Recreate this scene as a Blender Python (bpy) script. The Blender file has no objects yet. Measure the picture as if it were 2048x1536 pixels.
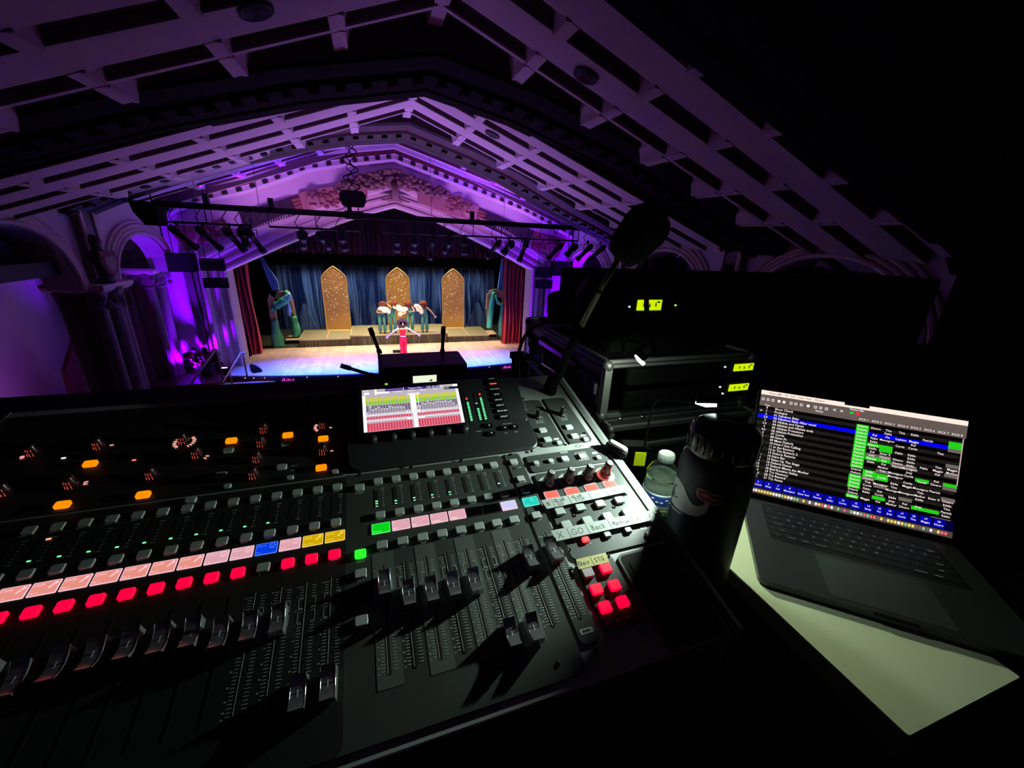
import bpy, bmesh, math, random
from mathutils import Matrix, Vector
from math import sin, cos, pi, radians
random.seed(7)
SC = bpy.context.scene
COL = SC.collection
# ------------------------------------------------------------------ camera
CZ = 6.0                                  # eye height above the auditorium floor
F = 800.0                                 # focal length in pixels of the 2048 px frame
R0 = Vector((0.94885565, -0.31257144, 0.0444077))     # camera right
R1 = Vector((-0.06765418, -0.33870277, -0.93845796))  # camera down
R2 = Vector((0.30837617, 0.88745678, -0.3425268))     # camera forward
cam_d = bpy.data.cameras.new('camera')
cam = bpy.data.objects.new('camera', cam_d)
COL.objects.link(cam)
cam_d.sensor_width = 36.0
cam_d.lens = F / 2048 * 36
cam_d.clip_start = 0.01
cam_d.clip_end = 200
m4 = Matrix.Identity(4)
for i in range(3):
    m4[i][0], m4[i][1], m4[i][2] = R0[i], -R1[i], -R2[i]
m4[2][3] = CZ
cam.matrix_world = m4
SC.camera = cam
# ------------------------------------------------------------------ world, exposure
w = bpy.data.worlds.new('world'); SC.world = w; w.use_nodes = True
w.node_tree.nodes['Background'].inputs[0].default_value = (0.02, 0.012, 0.03, 1)
w.node_tree.nodes['Background'].inputs[1].default_value = 0.012
vs = SC.view_settings
vs.view_transform = 'Standard'; vs.look = 'None'; vs.exposure = 0.0; vs.gamma = 1.0; vs.use_curve_mapping = False


def ray(x, y):
    a, b = x - 1024, y - 768
    return R0 * a + R1 * b + R2 * F


def onY(x, y, Y):
    d = ray(x, y) * (Y / ray(x, y)[1]); return Vector((d[0], d[1], d[2] + CZ))


def onX(x, y, X):
    d = ray(x, y) * (X / ray(x, y)[0]); return Vector((d[0], d[1], d[2] + CZ))


def onZ(x, y, z):
    d = ray(x, y) * ((z - CZ) / ray(x, y)[2]); return Vector((d[0], d[1], z))


def depth(x, y, k):
    d = ray(x, y) * (k / F); return Vector((d[0], d[1], d[2] + CZ))


# ------------------------------------------------------------------ lights
def aim(o, loc, tgt):
    o.location = loc
    o.rotation_euler = (Vector(tgt) - Vector(loc)).to_track_quat('-Z', 'Y').to_euler()


def area(name, loc, tgt, power, col, sx, sy=None, spread=180):
    l = bpy.data.lights.new(name, 'AREA'); l.energy = power; l.color = col
    l.shape = 'RECTANGLE'; l.size = sx; l.size_y = sy or sx; l.spread = radians(spread)
    o = bpy.data.objects.new(name, l); COL.objects.link(o); aim(o, loc, tgt); return o


def spot(name, loc, tgt, power, col, ang, blend=.5, r=.05):
    l = bpy.data.lights.new(name, 'SPOT'); l.energy = power; l.color = col
    l.spot_size = radians(ang); l.spot_blend = blend; l.shadow_soft_size = r
    o = bpy.data.objects.new(name, l); COL.objects.link(o); aim(o, loc, tgt); return o


LAMP1 = depth(1410, 808, .655)
LAMP2 = depth(1275, 718, .90)
WORK = (.78, 1.0, .86)
area('stage_floor_wash', (.9, 20.8, 6.6), (.9, 20.2, .8), 560, (1, .80, .50), 8, 1.2, 96)
spot('singer_spot', (2.2, 13.5, 6.0), (1.0, 17.7, 1.5), 800, (1, .84, .66), 13, .8)
spot('stage_front_warm', (1.2, 14.0, 6.2), (1.0, 20.3, .8), 3800, (1, .78, .50), 30, .7)
spot('stage_front_warm_side', (-3.6, 13.7, 5.9), (-1.6, 20.2, .8), 2600, (1, .72, .5), 30, .7)
spot('stage_front_warm_far', (5.6, 13.7, 5.9), (4.4, 20.2, .8), 2600, (1, .72, .5), 30, .7)
area('apron_blue_wash', (.9, 16.3, 7.0), (.9, 16.4, .8), 2300, (.02, .07, 1), 10, .3, 36)
area('apron_lavender_wash', (.9, 14.2, 6.2), (.9, 17.7, .8), 130, (.70, .30, .95), 9, .3, 30)
area('drop_wash', (1.0, 22.6, 4.4), (1.0, 24.1, 2.2), 120, (.62, .78, 1), 10, .3, 100)
spot('steps_wash', (-3.2, 13.6, 5.9), (-4.9, 15.7, .4), 420, (1, .45, .45), 24, .8)
spot('curtain_red_left', (.5, 17.6, 6.0), (-4.85, 19.6, .8), 800, (1, .35, .32), 18, .9)
spot('curtain_red_right', (1.0, 17.6, 6.0), (6.4, 19.6, 1.3), 2600, (1, .45, .4), 20, .9)
# violet uplights at the foot of the proscenium walls and along the cornice
for sx in (-6.45, 8.35):
    spot('violet_uplight', (sx, 16.55, .95), (sx, 17.45, 5.4), 4200, (.15, .0, 1), 118, 1.0)
spot('violet_arch_light', (-6.75, 15.0, .95), (-6.6, 16.3, 5.2), 1100, (.18, .0, 1), 34, .8)
spot('violet_arch_light', (8.6, 15.0, .95), (8.4, 16.3, 5.2), 1100, (.18, .0, 1), 34, .8)
for x0, z0, x1, z1, pw in ((-5.4, 6.9, -1.4, 8.1, 75), (3.2, 8.0, 7.4, 6.8, 150)):
    cx_, cz_ = (x0 + x1) / 2, (z0 + z1) / 2
    L = math.hypot(x1 - x0, z1 - z0)
    area('violet_cornice_light', (cx_, 15.4, cz_ - .5), (cx_, 15.5, cz_ + 1.6), pw, (.15, .0, 1), L, .12, 150)
area('tympanum_wash', (.9, 15.7, 4.9), (.9, 17.4, 7.4), 85, (.62, .22, .90), 11, .3, 62)
area('hall_purple_fill', (.9, 9.6, 1.2), (.9, 8.8, 8.6), 14, (.72, .14, .60), 5, 2.0, 120)  # unseen fill added to light the ceiling purple from below
area('bay_purple_fill', (.9, 13.4, 2.0), (.9, 10.9, 8.6), 125, (.50, .23, .95), 7, 1.0, 72)  # second unseen fill, added for the bay nearer the stage
area('aisle_purple_left', (-7.6, 12.4, .9), (-9.2, 12.6, 3.6), 20, (.42, .09, .72), 1.2, 1.2)
# the two little gooseneck work lamps
spot('work_lamp_light', LAMP1 + Vector((0, 0, -.008)), LAMP1 + Vector((-.76, .06, -.64)), 14, WORK, 110, .85, .006)
spot('work_lamp_spill', LAMP1 + Vector((0, 0, -.01)), LAMP1 + Vector((0, .02, -.2)), .9, WORK, 172, .3, .006)
spot('case_lamp_light', LAMP2 + Vector((0, 0, -.012)), Vector((.69, .27, CZ - .515)), 8.0, (.84, 1, .66), 62, .5, .01)
spot('case_lamp_spill', LAMP2 + Vector((0, 0, -.012)), LAMP2 + Vector((.02, .06, -.25)), 1.6, (.82, 1, .80), 176, .2, .01)

# ------------------------------------------------------------------ materials
MATS = {}


def mat(name, col, rough=.6, metal=0., emit=None, es=0., noise=0., nscale=20., bump=0., trans=0., ior=1.45, spec=.5, coat=0.):
    if name in MATS: return MATS[name]
    m = bpy.data.materials.new(name); m.use_nodes = True
    nt = m.node_tree; b = nt.nodes['Principled BSDF']
    b.inputs['Base Color'].default_value = (*col, 1)
    b.inputs['Roughness'].default_value = rough
    b.inputs['Metallic'].default_value = metal
    b.inputs['Specular IOR Level'].default_value = spec
    b.inputs['IOR'].default_value = ior
    b.inputs['Transmission Weight'].default_value = trans
    b.inputs['Coat Weight'].default_value = coat
    if emit:
        b.inputs['Emission Color'].default_value = (*emit, 1)
        b.inputs['Emission Strength'].default_value = es
    if noise or bump:
        tc = nt.nodes.new('ShaderNodeTexCoord'); n = nt.nodes.new('ShaderNodeTexNoise')
        n.inputs['Scale'].default_value = nscale; n.inputs['Detail'].default_value = 6
        nt.links.new(tc.outputs['Object'], n.inputs['Vector'])
        if noise:
            r = nt.nodes.new('ShaderNodeMapRange')
            r.inputs[3].default_value = 1 - noise; r.inputs[4].default_value = 1 + noise
            mx = nt.nodes.new('ShaderNodeMix'); mx.data_type = 'RGBA'; mx.blend_type = 'MULTIPLY'
            mx.inputs[0].default_value = 1; mx.inputs[6].default_value = (*col, 1)
            nt.links.new(n.outputs[0], r.inputs[0]); nt.links.new(r.outputs[0], mx.inputs[7])
            nt.links.new(mx.outputs[2], b.inputs['Base Color'])
        if bump:
            bp = nt.nodes.new('ShaderNodeBump'); bp.inputs['Strength'].default_value = bump
            bp.inputs['Distance'].default_value = .01
            nt.links.new(n.outputs[0], bp.inputs['Height']); nt.links.new(bp.outputs[0], b.inputs['Normal'])
    MATS[name] = m
    return m


def glow(name, col, s=1.0):
    return mat(name, tuple(c * .15 for c in col), .5, emit=col, es=s)


def plank_mat():
    m = mat('stage_wood', (.42, .29, .19), .38)
    nt = m.node_tree; b = nt.nodes['Principled BSDF']
    tc = nt.nodes.new('ShaderNodeTexCoord'); mp = nt.nodes.new('ShaderNodeMapping')
    mp.inputs['Rotation'].default_value = (0, 0, pi / 2)
    br = nt.nodes.new('ShaderNodeTexBrick')
    br.inputs['Color1'].default_value = (.50, .40, .30, 1); br.inputs['Color2'].default_value = (.40, .31, .23, 1)
    br.inputs['Mortar'].default_value = (.30, .23, .17, 1); br.inputs['Scale'].default_value = 1
    br.inputs['Brick Width'].default_value = 2.4; br.inputs['Row Height'].default_value = .10
    br.inputs['Mortar Size'].default_value = .004
    n = nt.nodes.new('ShaderNodeTexNoise'); n.inputs['Scale'].default_value = 3
    mx = nt.nodes.new('ShaderNodeMix'); mx.data_type = 'RGBA'; mx.blend_type = 'OVERLAY'; mx.inputs[0].default_value = .35
    nt.links.new(tc.outputs['Object'], mp.inputs[0]); nt.links.new(mp.outputs[0], br.inputs[0]); nt.links.new(mp.outputs[0], n.inputs[0])
    nt.links.new(br.outputs[0], mx.inputs[6]); nt.links.new(n.outputs[0], mx.inputs[7]); nt.links.new(mx.outputs[2], b.inputs['Base Color'])
    return m


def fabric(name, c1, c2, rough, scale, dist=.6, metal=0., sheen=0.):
    """cloth whose colour varies in vertical streaks"""
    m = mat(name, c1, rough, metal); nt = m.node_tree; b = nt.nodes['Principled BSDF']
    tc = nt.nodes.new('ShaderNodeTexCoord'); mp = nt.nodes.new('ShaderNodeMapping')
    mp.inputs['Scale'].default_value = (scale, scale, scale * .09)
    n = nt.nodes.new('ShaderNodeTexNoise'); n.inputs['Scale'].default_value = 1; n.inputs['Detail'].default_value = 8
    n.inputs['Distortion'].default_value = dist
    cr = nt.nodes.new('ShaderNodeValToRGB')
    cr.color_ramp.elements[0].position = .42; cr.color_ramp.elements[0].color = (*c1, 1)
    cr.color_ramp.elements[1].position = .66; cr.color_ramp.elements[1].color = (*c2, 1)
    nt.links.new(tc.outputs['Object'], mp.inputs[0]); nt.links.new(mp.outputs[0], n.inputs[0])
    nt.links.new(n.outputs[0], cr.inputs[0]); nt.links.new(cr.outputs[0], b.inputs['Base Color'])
    b.inputs['Sheen Weight'].default_value = sheen
    return m


def glitter_mat():
    m = mat('gold_panel', (.50, .30, .08), .5, .35); nt = m.node_tree; b = nt.nodes['Principled BSDF']
    tc = nt.nodes.new('ShaderNodeTexCoord'); n = nt.nodes.new('ShaderNodeTexNoise')
    n.inputs['Scale'].default_value = 1.6; n.inputs['Detail'].default_value = 3
    cr = nt.nodes.new('ShaderNodeValToRGB')
    cr.color_ramp.elements[0].color = (.26, .12, .03, 1); cr.color_ramp.elements[1].color = (.46, .27, .07, 1)
    nt.links.new(tc.outputs['Object'], n.inputs[0]); nt.links.new(n.outputs[0], cr.inputs[0]); nt.links.new(cr.outputs[0], b.inputs['Base Color'])
    return m


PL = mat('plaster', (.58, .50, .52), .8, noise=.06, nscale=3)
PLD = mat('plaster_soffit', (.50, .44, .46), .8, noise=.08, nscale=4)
DK = mat('dark_timber', (.020, .008, .009), .65, noise=.3, nscale=8)
DKB = mat('timber_band', (.04, .026, .028), .7, noise=.15, nscale=8)
REDB = mat('painted_red_band', (.10, .018, .022), .7, noise=.4, nscale=30)
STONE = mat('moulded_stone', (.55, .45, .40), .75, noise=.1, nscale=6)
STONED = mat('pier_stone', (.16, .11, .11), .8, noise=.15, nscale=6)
TERRA = mat('terracotta', (.34, .17, .13), .75, noise=.2, nscale=12)
OLIVE = mat('painted_leaf', (.20, .12, .08), .7, noise=.4, nscale=10)
RELIEF = mat('carved_relief', (.22, .07, .05), .7, noise=.6, nscale=9)
BLACK = mat('black_paint', (.004, .004, .005), .7, spec=.12)
MBLACK = mat('matte_black', (.0015, .0015, .0015), .95, spec=.05)
STEEL = mat('lamp_steel', (.5, .5, .5), .25, 1.)
AL = mat('aluminium', (.17, .175, .175), .5, .7, noise=.15, nscale=60)
WOOD = plank_mat()
DWOOD = mat('dark_stage_front', (.06, .022, .022), .35, noise=.3, nscale=6)
REDC = fabric('red_velvet', (.30, .004, .012), (.42, .008, .02), .75, 2.5, sheen=.3)
BLUEC = fabric('blue_satin', (.005, .012, .055), (.12, .18, .30), .33, 1.5, 1.4)  # pale streaks paint the gloss of the satin
LBLUE = fabric('light_blue_silk', (.10, .26, .75), (.25, .50, .95), .4, 2.0)
GREENC = fabric('green_lame', (.03, .26, .12), (.10, .50, .30), .35, 5, 1.5)
TEALC = fabric('teal_silk', (.02, .30, .26), (.06, .50, .42), .4, 4)
GOLD = glitter_mat()
GLIT = mat('sequin', (1, .8, .45), .25, .6, emit=None)
SKIN = mat('skin', (.52, .30, .20), .55)
SKIN2 = mat('skin_brown', (.30, .15, .09), .55)
HAIR = mat('auburn_hair', (.16, .045, .025), .9, noise=.6, nscale=40, bump=.8, spec=.1)
HAIRD = mat('dark_brown_hair', (.045, .02, .012), .9, noise=.6, nscale=40, bump=.8, spec=.1)
REDF = mat('red_costume', (.68, .004, .002), .5)
TEALF = mat('teal_costume', (.03, .16, .15), .5)
TEALS = mat('teal_stripe', (.12, .38, .34), .5)
WHITEF = mat('white_feather', (.9, .86, .78), .8, noise=.1, nscale=30, bump=.6)
PLAT = mat('platform_top', (.16, .15, .09), .6, noise=.2, nscale=5)
SKIRT = fabric('platform_skirt', (.025, .020, .014), (.09, .07, .04), .7, 14, .2)


# ------------------------------------------------------------------ mesh helper
class MB:
    def __init__(s): s.v = []; s.f = []; s.m = []; s.mats = []

    def _mi(s, m):
        if m not in s.mats: s.mats.append(m)
        return s.mats.index(m)

    def add(s, vs_, fs, m, M=None):
        k = len(s.v); i = s._mi(m)
        for v in vs_:
            v = Vector(v)
            s.v.append(tuple(M @ v) if M is not None else tuple(v))
        for f in fs: s.f.append(tuple(k + j for j in f)); s.m.append(i)
        return s

    def box(s, c, d, m, M=None, rot=None):
        x, y, z = (q / 2 for q in d)
        T = Matrix.Translation(c)
        if rot is not None: T = T @ rot
        if M is not None: T = M @ T
        return s.add([(-x, -y, -z), (x, -y, -z), (x, y, -z), (-x, y, -z), (-x, -y, z), (x, -y, z), (x, y, z), (-x, y, z)],
                     [(3, 2, 1, 0), (4, 5, 6, 7), (0, 1, 5, 4), (1, 2, 6, 5), (2, 3, 7, 6), (3, 0, 4, 7)], m, T)

    def bar(s, a, b, wd, ht, m, up=(0, 0, 1)):
        a, b = Vector(a), Vector(b); d = (b - a).normalized(); u = Vector(up)
        sd = d.cross(u)
        if sd.length < 1e-6: sd = Vector((1, 0, 0))
        sd.normalize(); u = sd.cross(d)
        vs_ = []
        for p in (a, b):
            for i, j in ((-1, -1), (1, -1), (1, 1), (-1, 1)): vs_.append(p + sd * (i * wd / 2) + u * (j * ht / 2))
        return s.add(vs_, [(0, 1, 2, 3), (7, 6, 5, 4), (0, 4, 5, 1), (1, 5, 6, 2), (2, 6, 7, 3), (3, 7, 4, 0)], m)

    def loft(s, rings, m, cap=True, close=True, M=None):
        n = len(rings[0]); vs_ = [p for r in rings for p in r]; fs = []
        for i in range(len(rings) - 1):
            for j in range(n if close else n - 1):
                a = i * n + j; b = i * n + (j + 1) % n
                fs.append((a, b, b + n, a + n))
        if cap and close:
            fs.append(tuple(range(n - 1, -1, -1))); fs.append(tuple((len(rings) - 1) * n + j for j in range(n)))
        return s.add(vs_, fs, m, M)

    def lathe(s, prof, m, M=None, seg=20):
        return s.loft([[(r * cos(2 * pi * j / seg), r * sin(2 * pi * j / seg), z) for j in range(seg)] for r, z in prof], m, M=M)

    def tube(s, pts, r, m, seg=8):
        pts = [Vector(p) for p in pts]; rings = []; prev = None
        for i, p in enumerate(pts):
            d = (pts[min(i + 1, len(pts) - 1)] - pts[max(i - 1, 0)]).normalized()
            u = prev if prev is not None else (Vector((0, 0, 1)) if abs(d.z) < .9 else Vector((1, 0, 0)))
            a = d.cross(u)
            if a.length < 1e-6: a = d.cross(Vector((0, 1, 0)))
            a.normalize(); u = a.cross(d); prev = u
            rr = r[i] if isinstance(r, (list, tuple)) else r
            rings.append([p + a * (rr * cos(2 * pi * j / seg)) + u * (rr * sin(2 * pi * j / seg)) for j in range(seg)])
        return s.loft(rings, m)

    def prism(s, poly, z0, z1, m, M=None, ch=0.):
        n = len(poly)
        cx = sum(p[0] for p in poly) / n; cy = sum(p[1] for p in poly) / n
        R = [[(x, y, z0) for x, y in poly]]
        if ch:
            R.append([(x, y, z1 - ch) for x, y in poly])
            q = []
            for x, y in poly:
                dx, dy = x - cx, y - cy; l = math.hypot(dx, dy) or 1
                q.append((x - dx / l * ch, y - dy / l * ch, z1))
            R.append(q)
        else:
            R.append([(x, y, z1) for x, y in poly])
        return s.loft(R, m, M=M)

    def ball(s, c, r, m, M=None, seg=12, rings=8, sc=(1, 1, 1)):
        T = Matrix.Translation(c) @ Matrix.Diagonal((*sc, 1))
        if M is not None: T = M @ T
        prof = [(r * sin(pi * i / rings) + 1e-5, -r * cos(pi * i / rings)) for i in range(rings + 1)]
        return s.lathe(prof, m, T, seg)

    def mesh(s, name, smooth=False):
        me = bpy.data.meshes.new(name); me.from_pydata(s.v, [], s.f)
        for m in s.mats: me.materials.append(m)
        me.polygons.foreach_set('material_index', s.m)
        if smooth: me.polygons.foreach_set('use_smooth', [True] * len(s.f))
        me.update(); return me

    def build(s, name, parent=None, smooth=False, M=None):
        return link(name, s.mesh(name, smooth), parent, M)


def link(name, me, parent=None, M=None):
    o = bpy.data.objects.new(name, me); COL.objects.link(o)
    if parent is not None: o.parent = parent
    if M is not None: o.matrix_basis = M
    return o


def rr(w_, h_, r, n=4, cx=0, cy=0):
    out = []
    for qx, qy, a0 in ((1, 1, 0), (-1, 1, 90), (-1, -1, 180), (1, -1, 270)):
        for i in range(n + 1):
            a = radians(a0 + 90 * i / n)
            out.append((cx + qx * (w_ / 2 - r) + r * cos(a), cy + qy * (h_ / 2 - r) + r * sin(a)))
    return out


def tag(o, label=None, cat=None, group=None, kind=None):
    if label: o['label'] = label
    if cat: o['category'] = cat
    if group: o['group'] = group
    if kind: o['kind'] = kind
    return o


def empty(name, label=None, cat=None, group=None, M=None, loc=None):
    o = bpy.data.objects.new(name, None); COL.objects.link(o); o.empty_display_size = .1
    if M is not None: o.matrix_basis = M
    if loc is not None: o.location = loc
    return tag(o, label, cat, group)


def struct(name, mb, label=None, smooth=False):
    o = mb.build(name, smooth=smooth); return tag(o, label, kind='structure')


_TXT = {}


def text(mb, s_, size, m, x=0, y=0, z=0, M=None, ax='CENTER', sx=1.0, rot=0., off=0.):
    k = (s_, ax, off)
    if k not in _TXT:
        c = bpy.data.curves.new('t', 'FONT'); c.body = s_; c.size = 1; c.align_x = ax; c.align_y = 'CENTER'; c.resolution_u = 2; c.offset = off
        o = bpy.data.objects.new('t', c); me = bpy.data.meshes.new_from_object(o)
        _TXT[k] = ([tuple(v.co) for v in me.vertices], [tuple(p.vertices) for p in me.polygons])
        bpy.data.objects.remove(o); bpy.data.curves.remove(c); bpy.data.meshes.remove(me)
    v, f = _TXT[k]
    T = Matrix.Translation((x, y, z)) @ Matrix.Rotation(rot, 4, 'Z') @ Matrix.Diagonal((size * sx, size, 1, 1))
    if M is not None: T = M @ T
    mb.add(v, f, m, T)


def stroke(mb, pts, w_, m, M, z=0.):
    """a pen stroke as a flat ribbon"""
    P = [Vector((p[0], p[1])) for p in pts]
    for a, b in zip(P, P[1:]):
        d = (b - a)
        if d.length < 1e-9: continue
        d.normalize(); n = Vector((-d.y, d.x)) * w_ / 2; a2 = a - d * w_ * .3; b2 = b + d * w_ * .3
        mb.add([(*(a2 - n), z), (*(b2 - n), z), (*(b2 + n), z), (*(a2 + n), z)], [(0, 1, 2, 3)], m, M)


def copy_tree(o, parent=None):
    c = o.copy(); COL.objects.link(c); c.parent = parent
    for ch in list(o.children): copy_tree(ch, c)
    return c


# ================================================================== THE HALL
XC = .95
XL, XR = -6.35, 8.15


def zs(X):                                   # soffit of the ceiling ribs
    return CZ + 2.50 - .36 * abs(X - XC)


HI = .55                                      # the bay next to the stage is higher
def zc(X, Y): return zs(X) + (HI if Y > 12.85 else 0)


T2 = [(-7.4, -.5), (-6.4, 0), (-5.38, .49), (-4.2, .96), (-2.81, 1.45), (-1.43, 1.86), (-.38, 2.12), (1.0, 2.32), (2.59, 1.91), (3.83, 1.5), (5.55, .76), (7.41, .07), (8.4, -.5), (9.2, -1.1)]
T1 = [(-7.4, -.6), (-6.3, -.1), (-4.85, .46), (-3.83, .83), (-2.74, 1.21), (-.83, 1.77), (1.0, 2.17), (2.45, 1.92), (4.29, 1.41), (5.95, .78), (7.8, .08), (8.5, -.5), (9.0, -1.1)]
T0 = [(-7.4, -.6), (-6.3, -.1), (-4.85, .46), (-3.83, .83), (-2.74, 1.21), (-.83, 1.77), (1.0, 2.2), (2.9, 1.6), (4.4, 1.12), (5.9, .66), (7.8, .05), (8.5, -.5), (9.0, -1.1)]
CORN = [(-8.2, -.45), (-6.51, .16), (-5.21, .67), (-3.9, 1.05), (-1.92, 1.87), (-.57, 2.17), (.98, 2.45), (2.3, 2.1), (4.19, 1.57), (6.04, 1.03), (8.48, .1), (9.9, -.45)]


def interp(P, x):
    for (a, b), (c, d) in zip(P, P[1:]):
        if a <= x <= c: return b + (d - b) * (x - a) / (c - a)
    return P[0][1] if x < P[0][0] else P[-1][1]


def sweep(mb, P, sec, m):
    """carry a section of (Y, dz) points along the arch profile P; open strip"""
    mb.loft([[(x, y, CZ + z + dz) for y, dz in sec] for x, z in P], m, cap=False, close=False)


DKN = mat('near_beam_shade', (.006, .003, .0035), .9, spec=.05)  # darker copy of the beam timber, painting the near beams as unlit
def truss(n, P, y0, y1, label, dent=True):
    mb = MB(); d = y1 - y0
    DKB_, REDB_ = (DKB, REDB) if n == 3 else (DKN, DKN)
    sweep(mb, P, [(y0, 2.2), (y0, .10)], DK)
    sweep(mb, P, [(y0, .10), (y0 + .02 * d, .05), (y0 + .18 * d, .03), (y0 + .20 * d, .10)], DKB_)
    sweep(mb, P, [(y0 + .20 * d, .10), (y0 + .44 * d, .10)], REDB_)
    sweep(mb, P, [(y0 + .44 * d, .10), (y0 + .46 * d, .04), (y0 + .80 * d, .03), (y0 + .82 * d, 0), (y1, 0), (y1, .12)], DKB_)
    sweep(mb, P, [(y1, .12), (y1, 2.2)], DK)
    if dent:
        for (a, b), (c, e) in zip(P, P[1:]):
            L = math.hypot(c - a, e - b); k = max(1, int(L / .33))
            for i in range(k):
                t = (i + .5) / k; x = a + (c - a) * t; z = b + (e - b) * t
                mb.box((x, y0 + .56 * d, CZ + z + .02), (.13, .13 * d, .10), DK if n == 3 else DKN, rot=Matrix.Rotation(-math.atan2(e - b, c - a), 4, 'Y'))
    return struct('trim_%d' % n, mb, label)


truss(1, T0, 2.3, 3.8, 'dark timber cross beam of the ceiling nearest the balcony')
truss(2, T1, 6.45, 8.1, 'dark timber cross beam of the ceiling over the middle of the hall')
truss(3, T2, 11.05, 13.0, 'dark timber cross beam with dentils nearest the stage')

# coffered ceiling
RIBS = mat('shaded_coffer_side', (.10, .055, .065), .8, noise=.1, nscale=5)  # dark lining paints the shade on the coffer sides turned from the stage
mb = MB(); th = .3
Xs = [XL - .3] + [XC + s for s in (-5.75, -4.6, -3.45, -2.3, -1.15, 0, 1.15, 2.3, 3.45, 4.6, 5.75)] + [XR + .6]
for y0, y1, up_ in ((-3, 12.9, 0), (12.9, 18.2, HI)):
    P = [(Xs[0], 0), (XC, 0), (Xs[-1], 0)]
    mb.loft([[(x, y0, zs(x) + th + up_), (x, y1, zs(x) + th + up_), (x, y1, zs(x) + th + .3 + up_), (x, y0, zs(x) + th + .3 + up_)] for x in (Xs[0], XC, Xs[-1])], PL)
ROWS = [(3.7, 3.85), (4.15, 4.68), (5.0, 5.53), (5.86, 5.93), (8.0, 8.44), (8.76, 9.29), (9.62, 10.15), (10.5, 10.57), (12.9, 13.0), (13.4, 13.9), (14.25, 14.8), (15.15, 15.22), (16.9, 17.35)]
for ya, yb in ROWS:                            # broad plaster bands running up the slope
    for xa, xb in ((Xs[0], XC), (XC, Xs[-1])):
        mb.loft([[(x, ya, zc(x, ya)), (x, yb, zc(x, ya)), (x, yb, zc(x, ya) + th + .05), (x, ya, zc(x, ya) + th + .05)] for x in (xa, xb)], PL)
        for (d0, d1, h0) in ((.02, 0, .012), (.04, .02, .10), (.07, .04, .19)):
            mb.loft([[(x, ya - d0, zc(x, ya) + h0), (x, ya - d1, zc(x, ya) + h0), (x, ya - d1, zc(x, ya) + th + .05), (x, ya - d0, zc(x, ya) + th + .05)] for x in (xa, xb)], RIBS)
for (y0_, ya), (yb, y1_) in zip(ROWS, ROWS[1:] + [(17.2, 17.3)]):      # cross pieces between the sunk panels
    if yb - ya > 1: yb = ya + .55
    for x in Xs[1:-1]:
        z = zc(x, ya)
        mb.loft([[(x - .13, y, z + th + .02), (x - .13, y, z + .2), (x - .10, y, z + .12), (x - .08, y, z + .0), (x + .08, y, z + .0), (x + .10, y, z + .12), (x + .13, y, z + .2), (x + .13, y, z + th + .02)] for y in (ya - .01, yb + .01)], PL, cap=True)
        mb.box((x, (ya + yb) / 2, z + .01), (.17, yb - ya, .03), PL, rot=Matrix.Rotation(math.atan(.36) * (1 if x > XC else -1 if x < XC else 0), 4, 'Y'))
ceiling = struct('ceiling', mb, 'coffered plaster ceiling of the hall washed in purple light')

for k, (px, py, yy) in enumerate(((1172, 150, 5.9), (511, 20, 4.9), (985, 268, 9.9))):     # round ceiling grilles
    lo, hi = 2.0, 14.0
    for _ in range(40):
        yy = (lo + hi) / 2; q = onY(px, py, yy)
        if q[2] < zs(q[0]): lo = yy
        else: hi = yy
    x = q[0]; z = zs(x)
    sl = -math.atan(.36) * (1 if x > XC else -1)
    mb = MB(); M = Matrix.Translation((x, yy, z)) @ Matrix.Rotation(-sl, 4, 'Y')
    mb.lathe([(.001, -.02), (.13, -.02), (.15, 0), (.15, .03)], DK, M, 24)
    for r in (.05, .09, .13): mb.lathe([(r, -.022), (r + .015, -.03), (r + .03, -.022)], DKB, M, 24)
    g = mb.build('ceiling_vent'); tag(g, ['round dark vent on the right ceiling slope above the microphone', 'round dark vent on the ceiling at top left of the photo', 'small round vent on the ceiling between the two dark beams'][k], 'ceiling vent')

# side walls with arches
BAYS = [(5.5, .18), (10.15, .10), (14.9, -.12)]
HW = 1.62; SPR = -1.55


def arch_z(y, c, ap, hw=HW, o=0.):
    t = min(1, abs(y - c) / (hw + o))
    return SPR + (ap - .25 + o - SPR) * (max(0, 1 - t ** 2.2)) ** .5


def side_wall(name, X, s, label):
    mb = MB(); ys = [-3.0]
    for c, ap in BAYS: ys += [c - HW + 2 * HW * i / 28 for i in range(29)]
    ys += [16.4]
    def bot(y, inside): return CZ + (arch_z(y, *[b for b in BAYS if abs(y - b[0]) <= HW + 1e-6][0]) if inside else SPR)
    top = CZ + .9
    Xo = X - s * .55
    segs = list(zip(ys, ys[1:]))
    for a, b in segs:
        ins = any(a >= c - HW - 1e-6 and b <= c + HW + 1e-6 for c, _ in BAYS)
        za, zb = bot(a, ins), bot(b, ins)
        mb.add([(X, a, za), (X, b, zb), (X, b, top), (X, a, top)], [(0, 1, 2, 3)], PL)
        mb.add([(Xo, a, za), (Xo, b, zb), (Xo, b, top), (Xo, a, top)], [(3, 2, 1, 0)], PL)
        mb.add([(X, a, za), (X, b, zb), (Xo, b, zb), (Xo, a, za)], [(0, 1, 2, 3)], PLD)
    for c, ap in BAYS:                          # moulded archivolt, four rolls
        for o, r, dx in ((.03, .05, .10), (.13, .045, .07), (.22, .05, .05), (.33, .04, .03)):
            pts = [(X + s * dx, c + (HW + o) * cos(pi * (1 - i / 30)), 0) for i in range(31)]
            pts = [(p[0], p[1], CZ + arch_z(p[1], c, ap, HW, o)) for p in pts]
            mb.tube(pts, r, STONE, 8)
    return struct(name, mb, label)


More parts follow.
